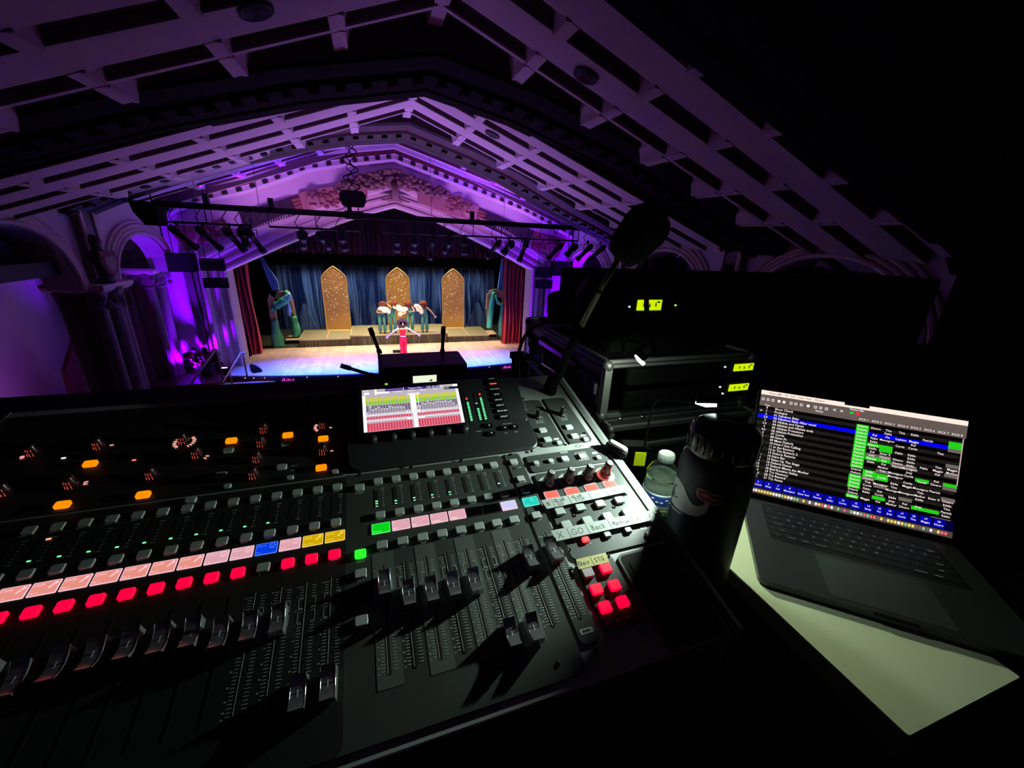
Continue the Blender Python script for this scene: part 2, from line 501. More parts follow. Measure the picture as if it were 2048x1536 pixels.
side_wall('wall_left', XL, 1, 'left side wall of the hall with moulded arches')
side_wall('wall_right', XR, -1, 'right side wall of the hall with moulded arches')
mb = MB()
mb.box((-9.6, 7.5, 3.6), (.3, 21, 7.2), PL); struct('wall_aisle_left', mb, 'plain outer wall of the left aisle')
mb = MB()
mb.box((11.6, 7.5, 3.6), (.3, 21, 7.2), DK); struct('wall_aisle_right', mb, 'plain outer wall of the right aisle')  # dark finish instead of plaster stands in for the unlit aisle
mb = MB(); mb.box((-8.1, 8.6, CZ - 1.2 + .15), (3.2, 8.9, .3), DK); mb.box((-6.95, 8.6, CZ - .6), (.1, 8.9, 1.0), DK)
mb.box((10.0, 8.6, CZ + .6), (3.4, 17, .3), DK); struct('trim_4', mb, 'dark soffits over the side aisles')
mb = MB(); mb.box((.9, 10, -.05), (24, 30, .1), mat('hall_floor', (.05, .03, .03), .5, noise=.2, nscale=2)); struct('floor', mb, 'dark auditorium floor')
mb = MB(); mb.box((.9, -3.2, 4.6), (22, .2, 9.4), DK); struct('wall_back', mb, 'dark back wall behind the balcony')


def leafy(mb, c, r, n, m, sc=(1, 1, 1), seed=1, s0=.05, s1=.1):
    rnd = random.Random(seed)
    for _ in range(n):
        d = Vector((rnd.uniform(-1, 1), rnd.uniform(-1, 1), rnd.uniform(-1, 1)))
        p = Vector(c) + Vector((d.x * r * sc[0], d.y * r * sc[1], d.z * r * sc[2]))
        mb.ball(p, rnd.uniform(s0, s1), m, seg=6, rings=4, sc=(1, .6, 1.2))


def pier(name, X, s, y, label, lite=STONED, half=.40):
    """clustered pier with leaf capital"""
    mb = MB(); zc = CZ + SPR
    mb.box((X - s * .28, y, zc / 2 + .3), (.62, half * 1.7, zc + .6), STONED)
    mb.box((X - s * .28, y, .25), (1.0, half * 2.2, .5), STONED)
    for dx, dy, r in ((.10, -half, .13), (.16, 0, .17), (.10, half, .13), (-.5, -half, .13)):
        mb.lathe([(r * 1.5, .5), (r * 1.5, .62), (r * 1.1, .7), (r, .8), (r, zc - .55), (r * 1.15, zc - .5), (r, zc - .45), (r * 1.35, zc - .2), (r * 1.6, zc - .08), (r * 1.6, zc)], lite, Matrix.Translation((X + s * dx, y + dy, 0)), 14)
    leafy(mb, (X - s * .05, y, zc - .28), 1, 70, lite, (.45, half + .12, .16), 3)
    mb.loft([[(X + a * s, y + b, z) for a, b in ((-.75, -half - .22 - e), (.36 + e, -half - .22 - e), (.36 + e, half + .22 + e), (-.75, half + .22 + e))] for z, e in ((zc - .1, -.08), (zc - .04, 0), (zc + .03, .04), (zc + .1, .04))], STONE)
    mb.box((X + s * .06, y, CZ + SPR / 2 + .4), (.16, .62, -SPR + .8), STONED)       # flat shaft carrying the beam
    for k in (-.24, .24): mb.box((X + s * .12, y + k, CZ + SPR / 2 + .4), (.12, .1, -SPR + .8), STONE)
    return struct(name, mb, label)


k = 5
for X, s in ((XL, 1), (XR, -1)):
    for y in (7.75, 12.55, 16.95) if s > 0 else (2.9, 7.75, 12.55, 16.95):
        pier('trim_%d' % k, X - s * (.8 if y > 16 else 0), s, y, 'clustered stone pier with leaf capital on the %s side' % ('left' if s > 0 else 'right')); k += 1

# carved figures with shields on the piers
def shield(X, s, y, label):
    t = empty('shield_statue', label, 'statue', 'shield statues on the piers', loc=(X + s * .22, y, CZ + SPR + .1))
    mb = MB()
    mb.lathe([(.16, 0), (.2, .06), (.13, .14), (.15, .4), (.2, .62), (.17, .72), (.07, .8), (.07, .84)], DKB, None, 12)
    mb.ball((0, 0, .95), .13, DKB, sc=(1, 1, 1.15)); mb.ball((0, -.16, .62), .08, DKB); mb.ball((0, .16, .62), .08, DKB)
    mb.build('figure', t, True)
    mb = MB(); out = [(-.17, .5), (.17, .5), (.18, .2), (.1, -.0), (0, -.1), (-.1, 0), (-.18, .2)]
    M = Matrix.Translation((s * .2, -.04, .24)) @ Matrix.Rotation(radians(90), 4, 'X') @ Matrix.Rotation(s * radians(60), 4, 'Y')
    mb.prism(out, -.02, .03, TERRA, M, ch=.02); mb.prism([(a * .6, b * .6 + .08) for a, b in out], .03, .045, STONE, M)
    mb.build('shield', t)
    return t


shield(XL, 1, 12.4, 'carved figure holding an upright shield on the left pier capital')
shield(XR, -1, 7.75, 'carved figure on the nearer right pier beside the black cases')

# pointed aisle windows on the right
for i, (y, z0) in enumerate(((13.4, 3.2), (12.2, 3.2), (9.1, 3.2), (8.0, 3.2))):
    mb = MB(); hw = .45; X = 11.4
    def lan(o):
        pts = [(-hw - o, 0), (-hw - o, 1.6)]
        pts += [((-hw - o) * cos(a), 1.6 + (hw * 1.9 + o) * sin(a) ** .9) for a in [pi / 2 * j / 8 for j in range(1, 9)]]
        return pts + [(-a, b) for a, b in reversed(pts[:-1])]
    A_, B_ = lan(0), lan(.16)
    for j in range(len(A_) - 1):
        q = [(X - .02, y + A_[j][0], z0 + A_[j][1]), (X - .02, y + A_[j + 1][0], z0 + A_[j + 1][1]), (X - .22, y + B_[j + 1][0], z0 + B_[j + 1][1]), (X - .22, y + B_[j][0], z0 + B_[j][1])]
        mb.add(q, [(0, 1, 2, 3)], STONE)
    mb.prism([(p[0], p[1]) for p in A_], 0, .02, MBLACK, Matrix.Translation((X - .03, y, z0)) @ Matrix(((0, 0, 1, 0), (1, 0, 0, 0), (0, 1, 0, 0), (0, 0, 0, 1))))
    struct('window_%d' % (i + 1), mb, 'tall pointed window in the right aisle wall')

# ------------------------------------------------------------------ proscenium wall
PY = 17.4
OPEN = [(-5.1, -1.60), (-3.27, -.72), (-1.48, .07), (-.29, .54), (.95, .92), (2.5, .51), (3.96, -.06), (5.3, -.62), (6.78, -1.33)]


def offp(P, d):
    q = []
    for i, (x, z) in enumerate(P):
        a = P[max(i - 1, 0)]; b = P[min(i + 1, len(P) - 1)]
        n = Vector((-(b[1] - a[1]), b[0] - a[0])).normalized(); q.append((x + n.x * d, z + n.y * d))
    return q


def closed_off(d):                             # opening outline with vertical jambs, moved outwards by d
    q = offp(OPEN, d)
    m_ = .38
    return [(OPEN[0][0] - d, -5.2), (OPEN[0][0] - d, OPEN[0][1] + d * m_)] + q[1:-1] + [(OPEN[-1][0] + d, OPEN[-1][1] + d * m_), (OPEN[-1][0] + d, -5.2)]


mb = MB()
steps = [(0, PY + .95), (0, PY + .25), (.05, PY + .15), (.12, PY + .15), (.15, PY + .22), (.30, PY + .20), (.33, PY + .10), (.42, PY + .10), (.45, PY + .16), (.62, PY + .13), (.66, PY + .02), (.78, PY), (.80, PY - .06), (.90, PY - .06), (.92, PY)]
rings = []
prof = [closed_off(d) for d, _ in steps]
mb.loft([[(p[0], y, CZ + p[1]) for p in pr] for pr, (_, y) in zip(prof, steps)], STONE, cap=False, close=False)
struct('trim_20', mb, 'beige moulded stone frame around the stage opening')
mb = MB()
outer = closed_off(.92)
up = outer[1:-1]
for (x0, z0), (x1, z1) in zip(up, up[1:]):
    mb.add([(x0, PY, CZ + z0), (x1, PY, CZ + z1), (x1, PY, CZ + interp(CORN, x1) + .1), (x0, PY, CZ + interp(CORN, x0) + .1)], [(0, 1, 2, 3)], PL)
xl, xr = up[0][0], up[-1][0]
for x0, x1 in ((-9.6, xl), (xr, 11.6)):
    mb.add([(x0, PY, .0), (x1, PY, .0), (x1, PY, CZ + 1.6), (x0, PY, CZ + 1.6)], [(0, 1, 2, 3)], PL)
mb.add([(-9.6, PY + .02, CZ + .2), (11.6, PY + .02, CZ + .2), (11.6, PY + .02, CZ + 4), (XC, PY + .02, CZ + 4), (-9.6, PY + .02, CZ + 4)], [(0, 1, 2, 3, 4)], PL) if False else None
struct('wall_stage', mb, 'violet lit wall around the stage opening')
# slim moulded pilasters either side of the stage
mb = MB()
for px, sgn in ((402, 1), (1092, -1)):
    x = onY(px, 613, PY)[0]
    for dx, w_, dy in ((-.22, .10, .10), (-.08, .14, .2), (.08, .10, .14), (.22, .12, .08)):
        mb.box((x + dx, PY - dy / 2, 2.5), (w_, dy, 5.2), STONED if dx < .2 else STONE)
struct('trim_21', mb, 'slim moulded pilasters beside the stage')
# cornice arch over the tympanum: dentils, red bands
mb = MB(); y0 = 16.75
sweep(mb, CORN, [(PY, .0), (y0 + .35, 0), (y0 + .3, .06)], PL)
sweep(mb, CORN, [(y0 + .3, .06), (y0 + .3, .20), (y0 + .22, .22)], PL)
sweep(mb, CORN, [(y0 + .22, .22), (y0 + .2, .36)], REDB)
sweep(mb, CORN, [(y0 + .2, .36), (y0 + .1, .38), (y0 + .08, .50), (y0 + .02, .54)], PL)
sweep(mb, CORN, [(y0 + .02, .54), (y0, 1.6)], REDB)
for (a, b), (c, e) in zip(CORN, CORN[1:]):
    L = math.hypot(c - a, e - b); kk = max(1, int(L / .36))
    for i in range(kk):
        t = (i + .5) / kk; x = a + (c - a) * t; z = b + (e - b) * t
        mb.box((x, y0 + .27, CZ + z + .13), (.16, .12, .1), DK, rot=Matrix.Rotation(-math.atan2(e - b, c - a), 4, 'Y'))
struct('trim_22', mb, 'arched cornice with dentils and dark red bands over the stage')
# slim gilt sprigs painted along the red bands
mb = MB()
for (a, b), (c, e) in zip(CORN, CORN[1:]):
    kk = max(1, int(math.hypot(c - a, e - b) / .22))
    for i in range(kk):
        t = (i + random.random()) / kk; x = a + (c - a) * t; z = b + (e - b) * t
        mb.ball((x, y0 + .0, CZ + z + random.uniform(.62, .95)), .03, RELIEF, seg=5, rings=3, sc=(1.6, .3, .7))
        mb.ball((x, y0 + .2, CZ + z + .29), .018, RELIEF, seg=5, rings=3, sc=(1.6, .3, .7))
struct('trim_23', mb, 'small painted sprigs on the dark red bands')

# ------------------------------------------------------------------ reliefs of the tympanum
def onwall(px, py): p = onY(px, py, PY); return (p[0], p[2])


def wallprism(mb, poly, th_, m, ch=.03):
    M = Matrix(((1, 0, 0, 0), (0, 0, -1, PY - .02), (0, 1, 0, 0), (0, 0, 0, 1)))
    mb.prism(poly, 0, th_, m, M, ch=ch)


tree = empty('tree_relief', 'carved spreading oak tree relief at the peak above the stage', 'relief', loc=(0, 0, 0))
mb = MB(); bx_, bz_ = onwall(790, 403)
mb.tube([(bx_, PY - .12, bz_), (bx_ + .03, PY - .14, bz_ + .35), (bx_ - .02, PY - .16, bz_ + .62)], [.16, .12, .16], OLIVE, 8)
for dx, dz in ((-.5, .02), (.55, .0), (-.25, -.03), (.25, -.02)):
    mb.tube([(bx_, PY - .1, bz_ + .12), (bx_ + dx * .5, PY - .1, bz_ + .05), (bx_ + dx, PY - .06, bz_ + dz)], [.1, .06, .03], OLIVE, 6)
for a in (-1.5, -1.0, -.5, 0, .5, 1.0, 1.5):
    mb.tube([(bx_, PY - .15, bz_ + .45), (bx_ + a * .5, PY - .18, bz_ + .72 - abs(a) * .08), (bx_ + a, PY - .14, bz_ + .80 - abs(a) * .22)], [.08, .06, .03], OLIVE, 6)
mb.build('trunk', tree, True)
mb = MB(); rnd = random.Random(5)
for _ in range(330):
    u = rnd.uniform(-1, 1); x = u * 2.0
    top = 1.08 - .60 * abs(u) ** 1.3; bot = .44 - .26 * abs(u) ** 1.5 + .2 * (abs(u) < .12)
    z = rnd.uniform(bot, top)
    mb.ball((bx_ + x, PY - rnd.uniform(.08, .26), bz_ + z), rnd.uniform(.05, .1), OLIVE, seg=6, rings=4, sc=(1.2, .6, 1))
mb.build('leaf_crown', tree, True)

for nm, pl, lab in (('l', [(597, 386), (628, 378), (690, 369), (735, 360), (735, 398), (690, 405), (655, 412), (608, 424)], 'terracotta scroll banner relief left of the carved tree'),
                    ('r', [(835, 382), (880, 380), (915, 398), (958, 413), (950, 442), (905, 432), (870, 420), (835, 405)], 'terracotta scroll banner relief right of the carved tree')):
    b = empty('scroll_relief', lab, 'relief', loc=(0, 0, 0))
    mb = MB(); poly = [onwall(*p) for p in pl]; wallprism(mb, poly, .07, TERRA); mb.build('banner', b)
    cx_, cy_ = (627, 399) if nm == 'l' else (935, 417)
    mx_, mz_ = onwall(cx_, cy_)
    mb = MB(); M = Matrix.Translation((mx_, PY - .13, mz_))
    mb.ball((0, 0, 0), .26, TERRA, M, 14, 10, (.9, .45, 1.25))
    for ex in (-.1, .1): mb.ball((ex, -.11, .1), .05, RELIEF, M, 8, 6, (1.2, .5, .7))
    mb.ball((0, -.15, -.02), .05, TERRA, M, 8, 6, (.7, .9, 1.6))
    up_ = -1 if nm == 'l' else 1
    mb.tube([M @ Vector((x, -.12, -.17 + up_ * .5 * (x * x) * 6)) for x in (-.11, -.05, 0, .05, .11)], .028, RELIEF, 6)
    mb.build('mask', b, True)
    mb = MB(); ox = .55 if nm == 'l' else -.55
    rnd = random.Random(3)
    for _ in range(34): mb.ball((mx_ + ox + rnd.uniform(-.3, .3), PY - .1, mz_ + rnd.uniform(-.25, .3) - (.0 if nm == 'l' else -.12)), rnd.uniform(.04, .07), RELIEF, seg=6, rings=4, sc=(1.5, .5, .8))
    mb.build('acanthus_leaves', b, True)
    mb = MB()
    for (qx, qy) in ([(668, 372), (700, 368)] if nm == 'l' else [(862, 381), (893, 390)]):
        x, z = onwall(qx, qy); mb.tube([(x, PY - .09, z), (x + .03, PY - .1, z - .35), (x, PY - .09, z - .75)], .03, TERRA, 6)
    mb.build('scroll_fold', b, True)

for nm, q, lab in (('l', [(478, 425), (596, 390), (612, 424), (490, 462)], 'slanted dark organ grille left of the terracotta scroll'), ('r', [(958, 415), (1068, 462), (1056, 492), (950, 444)], 'slanted dark organ grille right of the terracotta scroll')):
    g = empty('organ_grille', lab, 'grille', loc=(0, 0, 0)); mb = MB(); pl = [onwall(*p) for p in q]
    wallprism(mb, pl, .02, mat('grille_ground', (.05, .02, .06), .8), 0); mb.build('back_panel', g)
    mb = MB(); n = 24
    for i in range(n):
        t = (i + .5) / n
        a = Vector(pl[0]).lerp(Vector(pl[1]), t); b_ = Vector(pl[3]).lerp(Vector(pl[2]), t)
        if nm == 'l' and t > .86 or nm == 'r' and t < .14:
            for z in (.2, .4, .6, .8): c_ = a.lerp(b_, z); mb.ball((c_.x, PY - .05, c_.y), .06, RELIEF, seg=6, rings=4, sc=(1.4, .5, 1))
            continue
        mb.bar((a.x, PY - .06, a.y), (b_.x, PY - .06, b_.y), .045, .07, DKB, up=(0, 1, 0))
    mb.build('slat_row', g)
for nm, q, lab in (('l', [(347, 470), (447, 436), (470, 468), (376, 500)], 'dark red carved shield panel at the left end of the arch'), ('r', [(1066, 462), (1134, 478), (1114, 516), (1062, 494)], 'dark red carved shield panel at the right end of the arch')):
    g = empty('shield_relief', lab, 'relief', loc=(0, 0, 0)); mb = MB(); pl = [onwall(*p) for p in q]
    wallprism(mb, pl, .06, RELIEF); mb.build('panel', g)
    c_ = Vector(pl[0]).lerp(Vector(pl[2]), .28 if nm == 'l' else .75)
    mb = MB(); sh = [(-.28, .3), (.28, .3), (.27, -.05), (0, -.42), (-.27, -.05)]
    wallprism(mb, [(c_.x + a, c_.y + b_) for a, b_ in sh], .12, TERRA)
    wallprism(mb, [(c_.x + a * .7, c_.y + b_ * .7) for a, b_ in sh], .14, RELIEF); mb.build('shield', g)
    mb = MB(); rnd = random.Random(9)
    for _ in range(60):
        u, v = rnd.uniform(.3, .97), rnd.uniform(.1, .9)
        if nm == 'r': u = 1 - u
        a = Vector(pl[0]).lerp(Vector(pl[1]), u); b_ = Vector(pl[3]).lerp(Vector(pl[2]), u); p = a.lerp(b_, v)
        mb.ball((p.x, PY - .08, p.y), rnd.uniform(.04, .08), TERRA if rnd.random() < .3 else RELIEF, seg=6, rings=4, sc=(1.4, .5, .8))
    mb.build('carved_foliage', g, True)

# balcony front and floor where the booth stands
mb = MB(); z = onY(500, 800, 2.3)[2]
PW = mat('parapet_wood', (.012, .006, .008), .8, spec=.1); mb.box((.9, 2.4, z - .6), (17, .16, 1.2), PW); mb.box((.9, 2.4, z - .02), (17, .3, .06), PW)
struct('wall_balcony', mb, 'dark timber balcony front behind the mixing desk')
mb = MB(); mb.box((.9, -.2, 4.65), (17, 5.2, .2), mat('balcony_carpet', (.03, .015, .02), .9)); struct('floor_balcony', mb, 'balcony floor')
mb = MB(); mb.box((4.0, -.6, CZ - .1), (.12, 4.8, 2.5), PW); struct('wall_booth_shade', mb, 'added dark partition standing in for the darkness right of the booth')  # added screen that blacks out the lit side wall behind it
# ================================================================== THE STAGE
SZ = .8
def RX(a): return Matrix.Rotation(radians(a), 4, 'X')
def RY(a): return Matrix.Rotation(radians(a), 4, 'Y')
def RZ(a): return Matrix.Rotation(radians(a), 4, 'Z')
def TR(*a): return Matrix.Translation(a)


def apron(x): return 15.72 + .017 * (x - .9) ** 2


mb = MB(); xs = [-5.6 + 13 * i / 40 for i in range(41)]
mb.loft([[(x, apron(x), SZ), (x, PY + .2, SZ)] for x in xs], WOOD, cap=False, close=False)
mb.add([(-5.2, PY + .2, SZ), (7.0, PY + .2, SZ), (7.0, 20.1, SZ), (-5.2, 20.1, SZ)], [(0, 1, 2, 3)], WOOD)
STB = mat('stage_black_floor', (.035, .035, .022), .5, noise=.2, nscale=3)
mb.add([(-7, 20.1, SZ), (9, 20.1, SZ), (9, 25.0, SZ), (-7, 25.0, SZ)], [(0, 1, 2, 3)], STB)
mb.loft([[(x, apron(x), SZ - .01), (x, apron(x), 0)] for x in xs], DWOOD, cap=False, close=False)
mb.tube([(x, apron(x) - .02, SZ - .03) for x in xs], .035, DWOOD, 6)
for X in (-5.6, 7.4): mb.add([(X, apron(X), SZ), (X, PY + .2, SZ), (X, PY + .2, 0), (X, apron(X), 0)], [(0, 1, 2, 3)], DWOOD)
struct('floor_stage', mb, 'wooden stage floor with a curved dark front edge')
mb = MB()
mb.box((-6.5, PY - .9, SZ / 2), (2.2, 1.8, SZ), DWOOD); mb.box((8.5, PY - .9, SZ / 2), (2.6, 1.8, SZ), DWOOD)
struct('trim_30', mb, 'dark plinths at both sides of the stage')
mb = MB()
for a, b, c, d in ((.9, 25.2, 16.5, .1),): mb.box((a, b, 4.5), (c, d, 8.4), MBLACK)
mb.box((-7.3, 21.4, 4.5), (.1, 7.6, 8.4), MBLACK); mb.box((9.1, 21.4, 4.5), (.1, 7.6, 8.4), MBLACK); mb.box((.9, 21.4, 8.6), (16.5, 7.6, .1), MBLACK)
struct('wall_backstage', mb, 'black walls around the back of the stage')


def drape(name, x0, x1, y, z0, z1, m, folds, amp, label, group=None, seed=0, cat='curtain', hem=.03, kind=None, xt=None):
    """hanging cloth with folds; xt = (x0,x1) at the top"""
    rnd = random.Random(seed); nx = folds * 8; nz = 14; mb = MB(); rings = []
    ph = [rnd.uniform(-.6, .6) for _ in range(folds + 2)]; am = [rnd.uniform(.5, 1.3) for _ in range(folds + 2)]
    xt = xt or (x0, x1)
    for j in range(nz + 1):
        t = j / nz; z = z0 + (z1 - z0) * t; row = []
        for i in range(nx + 1):
            u = i / nx; k = int(u * folds); q = u * folds
            a = am[k] * (1 - (q - k)) + am[k + 1] * (q - k); p_ = ph[k] * (1 - (q - k)) + ph[k + 1] * (q - k)
            xa = x0 + (x1 - x0) * u; xb = xt[0] + (xt[1] - xt[0]) * u
            row.append((xa * (1 - t) + xb * t + .25 * amp * sin(9 * t + p_ * 6), y + amp * a * sin(2 * pi * q + p_ + .8 * t) * (1 - .35 * t), z + (hem * sin(q * 4) if j == 0 else 0)))
        rings.append(row)
    mb.loft(rings, m, cap=False, close=False)
    o = mb.build(name, smooth=True)
    return tag(o, label, cat, group, kind)


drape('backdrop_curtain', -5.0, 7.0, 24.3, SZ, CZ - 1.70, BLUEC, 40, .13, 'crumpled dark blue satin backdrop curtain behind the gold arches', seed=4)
# smocked swags at the foot of the backdrop
for i, (px, w_) in enumerate(((612, 1.0), (750, 1.0), (955, 1.2))):
    p = onY(px, 640, 24.0)
    mb = MB(); rings = []
    for j in range(9):
        t = j / 8; hw_ = w_ * (.06 + .5 * t)
        rings.append([(p[0] + hw_ * (2 * k / 16 - 1), 24.02 - .07 * sin(k * pi / 2) ** 2 * (1 + t), SZ + 1.4 * (1 - t)) for k in range(17)])
    mb.loft(rings, BLUEC, cap=False, close=False)
    tag(mb.build('curtain_gather', smooth=True), ['gathered fan of blue satin at the backdrop foot left of the first gold arch', 'gathered fan of blue satin left of the middle gold arch', 'gathered fan of blue satin right of the last gold arch'][i], 'curtain', 'gathers along the backdrop foot')
drape('black_border', -7.2, 9.0, 23.2, CZ - 1.78, CZ + .6, MBLACK, 20, .05, 'black border cloth hanging above the blue backdrop')
drape('side_curtain', -7.2, -4.75, 22.9, SZ, CZ + .6, MBLACK, 8, .1, 'black side curtain at the left of the backdrop')
drape('side_curtain', 7.05, 9.0, 22.9, SZ, CZ + .6, MBLACK, 8, .1, 'black side curtain at the right of the backdrop')
RED_SHADE = fabric('shaded_red_velvet', (.030, .001, .002), (.055, .002, .004), .8, 2.5)  # darker copy of the red velvet, with the valance's shade in its colour
drape('red_valance', -6.0, 7.6, 19.9, CZ - 1.0, CZ + 1.6, RED_SHADE, 64, .07, 'dark red pleated velvet valance across the top of the stage')
drape('house_curtain', -6.2, -4.86, 19.35, SZ + .02, CZ + .3, REDC, 8, .14, 'red velvet house curtain gathered at the left of the stage', 'red house curtains', 2)
drape('house_curtain', 6.05, 7.9, 19.45, SZ + .02, CZ + .3, REDC, 9, .14, 'red velvet house curtain gathered at the right of the stage, brightly lit low down', 'red house curtains', 3)

# platforms
PZ1, PZ2, PZ3 = CZ - 4.83, CZ - 4.70, CZ - 4.86
def platform(x0, x1, zt, y0, y1, label, split):
    t = empty('stage_platform', label, 'platform', 'black topped platforms', loc=((x0 + x1) / 2, (y0 + y1) / 2, SZ))
    hx, hy, h = (x1 - x0) / 2, (y1 - y0) / 2, zt - SZ
    mb = MB()
    for a, b in zip([-1] + split, split + [1]):
        mb.box(((a + b) / 2 * hx, 0, h - .03), ((b - a) * hx - .03, 2 * hy - .02, .06), PLAT)
    mb.build('deck', t)
    mb = MB(); al = mat('platform_edge', (.42, .38, .24), .5, .3)
    for y in (-hy, hy): mb.box((0, y, h - .03), (2 * hx, .03, .07), al)
    for x in [-hx, hx] + [s * hx for s in split]: mb.box((x, 0, h - .029), (.035, 2 * hy, .072), al)
    mb.build('edge_trim', t)
    mb = MB(); n = int((x1 - x0) / .05); rnd = random.Random(n)
    mb.loft([[(-hx + 2 * hx * i / n, -hy - .03 - .03 * sin(i * 1.9) - .015 * rnd.random(), z) for z in (.005, h - .07)] for i in range(n + 1)], SKIRT, cap=False, close=False)
    for s in (-1, 1): mb.loft([[(s * (hx + .01 + .01 * sin(i * 2)), -hy + 2 * hy * i / 20, z) for z in (.005, h - .07)] for i in range(21)], SKIRT, cap=False, close=False)
    mb.build('skirt', t, True)
    return t


xa = onY(597, 679, 20.1)[0]; xb = onY(701, 672, 20.1)[0]; xc = onY(896, 670, 20.1)[0]; xd = onY(978, 676, 20.1)[0]
platform(xa, xb - .02, PZ1, 20.15, 22.1, 'low platform at the left under the left gold arch', [.05])
platform(xb, xc - .02, PZ2, 20.15, 22.3, 'taller middle platform where the four dancers stand', [-.4, .25])
platform(xc, xd, PZ3, 20.15, 22.1, 'low platform at the right under the right gold arch', [.0])
for i, (px, py) in enumerate(((578, 684), (992, 674))):       # little side steps
    p = onZ(px, py, SZ + .15)
    t = empty('side_step', ['pale wooden step at the left end of the platforms', 'pale wooden step at the right end of the platforms'][i], 'step', loc=(p[0] + (.12 if i == 0 else -.1), 21.3, SZ))
    mb = MB(); mb.box((0, 0, .17), (.62, .9, .05), mat('pale_ply', (.55, .42, .25), .6)); mb.build('tread', t)
    for x in (-.26, .26): mb = MB(); mb.box((x, 0, .073), (.05, .8, .146), BLACK); mb.build('support', t)


def gold_arch(pxl, pxr, z0, y, label):
    x0 = onY(pxl, 600, y)[0]; x1 = onY(pxr, 600, y)[0]; W_ = x1 - x0; cx_ = (x0 + x1) / 2
    t = empty('gold_arch', label, 'arch', 'gold glitter arches', loc=(cx_, y, z0))
    H = (CZ - 1.80 * y / 23.7) - z0; sh = H - .62
    h = W_ / 2
    arc = [(h * (1 - (q / 8) ** 1.7), sh + .62 * q / 8) for q in range(1, 8)]
    out = [(-h, 0), (h, 0), (h, sh)] + arc + [(0, H)] + [(-x, z) for x, z in reversed(arc)] + [(-h, sh)]
    M = RX(90)
    mb = MB(); mb.prism(out, -.06, .06, GOLD, M); mb.build('panel', t)
    mb = MB(); mb.tube([(a, -.07, b) for a, b in out] + [(out[0][0], -.07, out[0][1])], .025, mat('gilt_edge', (.75, .5, .16), .35, .6), 6); mb.build('edge_moulding', t)
    mb = MB(); rnd = random.Random(int(pxl)); n = 0
    sp = mat('sparkle', (1, .88, .62), .5, 0)
    while n < 120:
        x = rnd.uniform(-h + .05, h - .05)
        zz = rnd.betavariate(3.4, 1.7) * H if rnd.random() < .75 else rnd.uniform(.5, H * .7)
        if zz > sh and abs(x) > h * max(0, 1 - (zz - sh) / .7): continue
        if zz < .35: continue
        mb.ball((x, -.07, zz), rnd.choice((.008, .010, .013, .018, .024)), sp, seg=6, rings=4, sc=(1, .6, 1)); n += 1
    tag(mb.build('glitter_spots', t, True), kind='stuff')
    return t


gold_arch(647.5, 697, PZ1, 22.0, 'gold glitter arch standing on the left platform')
gold_arch(774, 819.5, PZ2, 22.15, 'gold glitter arch in the middle behind the dancers')
gold_arch(884.5, 927, PZ3, 22.0, 'gold glitter arch standing on the right platform')

# arched scenery frames wrapped in cloth, and the light blue drapes coming down to them
PLY = mat('sparkly_ply', (.34, .23, .15), .7, noise=.3, nscale=30)
def wpt(px, py, y): return onY(px, py, y)


t = empty('draped_arch', 'curved scenery arch wrapped in green and blue cloth at the left', 'scenery', 'draped scenery arches', loc=(0, 0, 0))
Y_ = 20.55
mb = MB(); Pp = [(553, 694), (551, 670), (548, 640), (545, 618), (542, 600), (546, 588), (556, 584), (570, 582)]
mb.loft([[wpt(px, py, Y_) + Vector(o) for o in ((-.13, -.08, 0), (.13, -.08, 0), (.13, .08, 0), (-.13, .08, 0))] for px, py in Pp[:-2]] + [[wpt(px, py, Y_) + Vector(o) for o in ((0, -.08, -.35), (0, -.08, .0), (0, .08, .0), (0, .08, -.35))] for px, py in Pp[-2:]], PLY)
mb.tube([wpt(575, 585, Y_), wpt(582, 600, Y_ + .4), wpt(590, 640, Y_ + .9), wpt(597, 672, 21.4)], .10, PLY, 8)
mb.build('frame', t)
def wrap(name, pts, r, m, par, tw=5, sd=1):
    mb = MB(); rnd = random.Random(sd); P = []; R = []
    for (a, b), (c, d) in zip(pts, pts[1:]):
        for i in range(5): P.append((a[0] + (b - 0) * 0 + (c[0] - a[0]) * i / 5, a[1] + (c[1] - a[1]) * i / 5, a[2] + (c[2] - a[2]) * i / 5)); R.append((b + (d - b) * i / 5) * (1 + .07 * sin(len(P) * 1.1) + .05 * rnd.random()))
    P.append(pts[-1][0]); R.append(pts[-1][1])
    mb.tube(P, R, m, 10); return mb.build(name, par, True)
wrap('green_cloth', [(wpt(549, 640, Y_ - .1), .13), (wpt(552, 665, Y_ - .1), .2), (wpt(557, 694, Y_ - .12), .3)], 0, GREENC, t)
wrap('green_swag', [(wpt(552, 612, Y_ - .15), .16), (wpt(565, 604, Y_ - .25), .17), (wpt(580, 592, Y_ - .2), .14)], 0, TEALC, t)
wrap('green_swag', [(wpt(569, 583, Y_ - .1), .10), (wpt(578, 590, Y_ - .1), .12)], 0, GREENC, t)
wrap('blue_swag', [(wpt(582, 590, Y_ - .25), .13), (wpt(567, 596, Y_ - .3), .06)], 0, LBLUE, t)
wrap('teal_knot', [(wpt(544, 616, Y_ - .1), .12), (wpt(552, 622, Y_ - .1), .13)], 0, TEALC, t)
wrap('blue_tassel', [(wpt(576, 603, Y_ - .1), .04), (wpt(578, 622, Y_ - .1), .1), (wpt(579, 632, Y_ - .1), .07)], 0, LBLUE, t)
wrap('green_cloth', [(wpt(586, 632, 21.2), .14), (wpt(590, 650, 21.3), .18), (wpt(594, 672, 21.3), .2)], 0, GREENC, t)
t = empty('draped_arch', 'curved scenery arch wrapped in turquoise cloth at the right', 'scenery', 'draped scenery arches', loc=(0, 0, 0))
mb = MB()
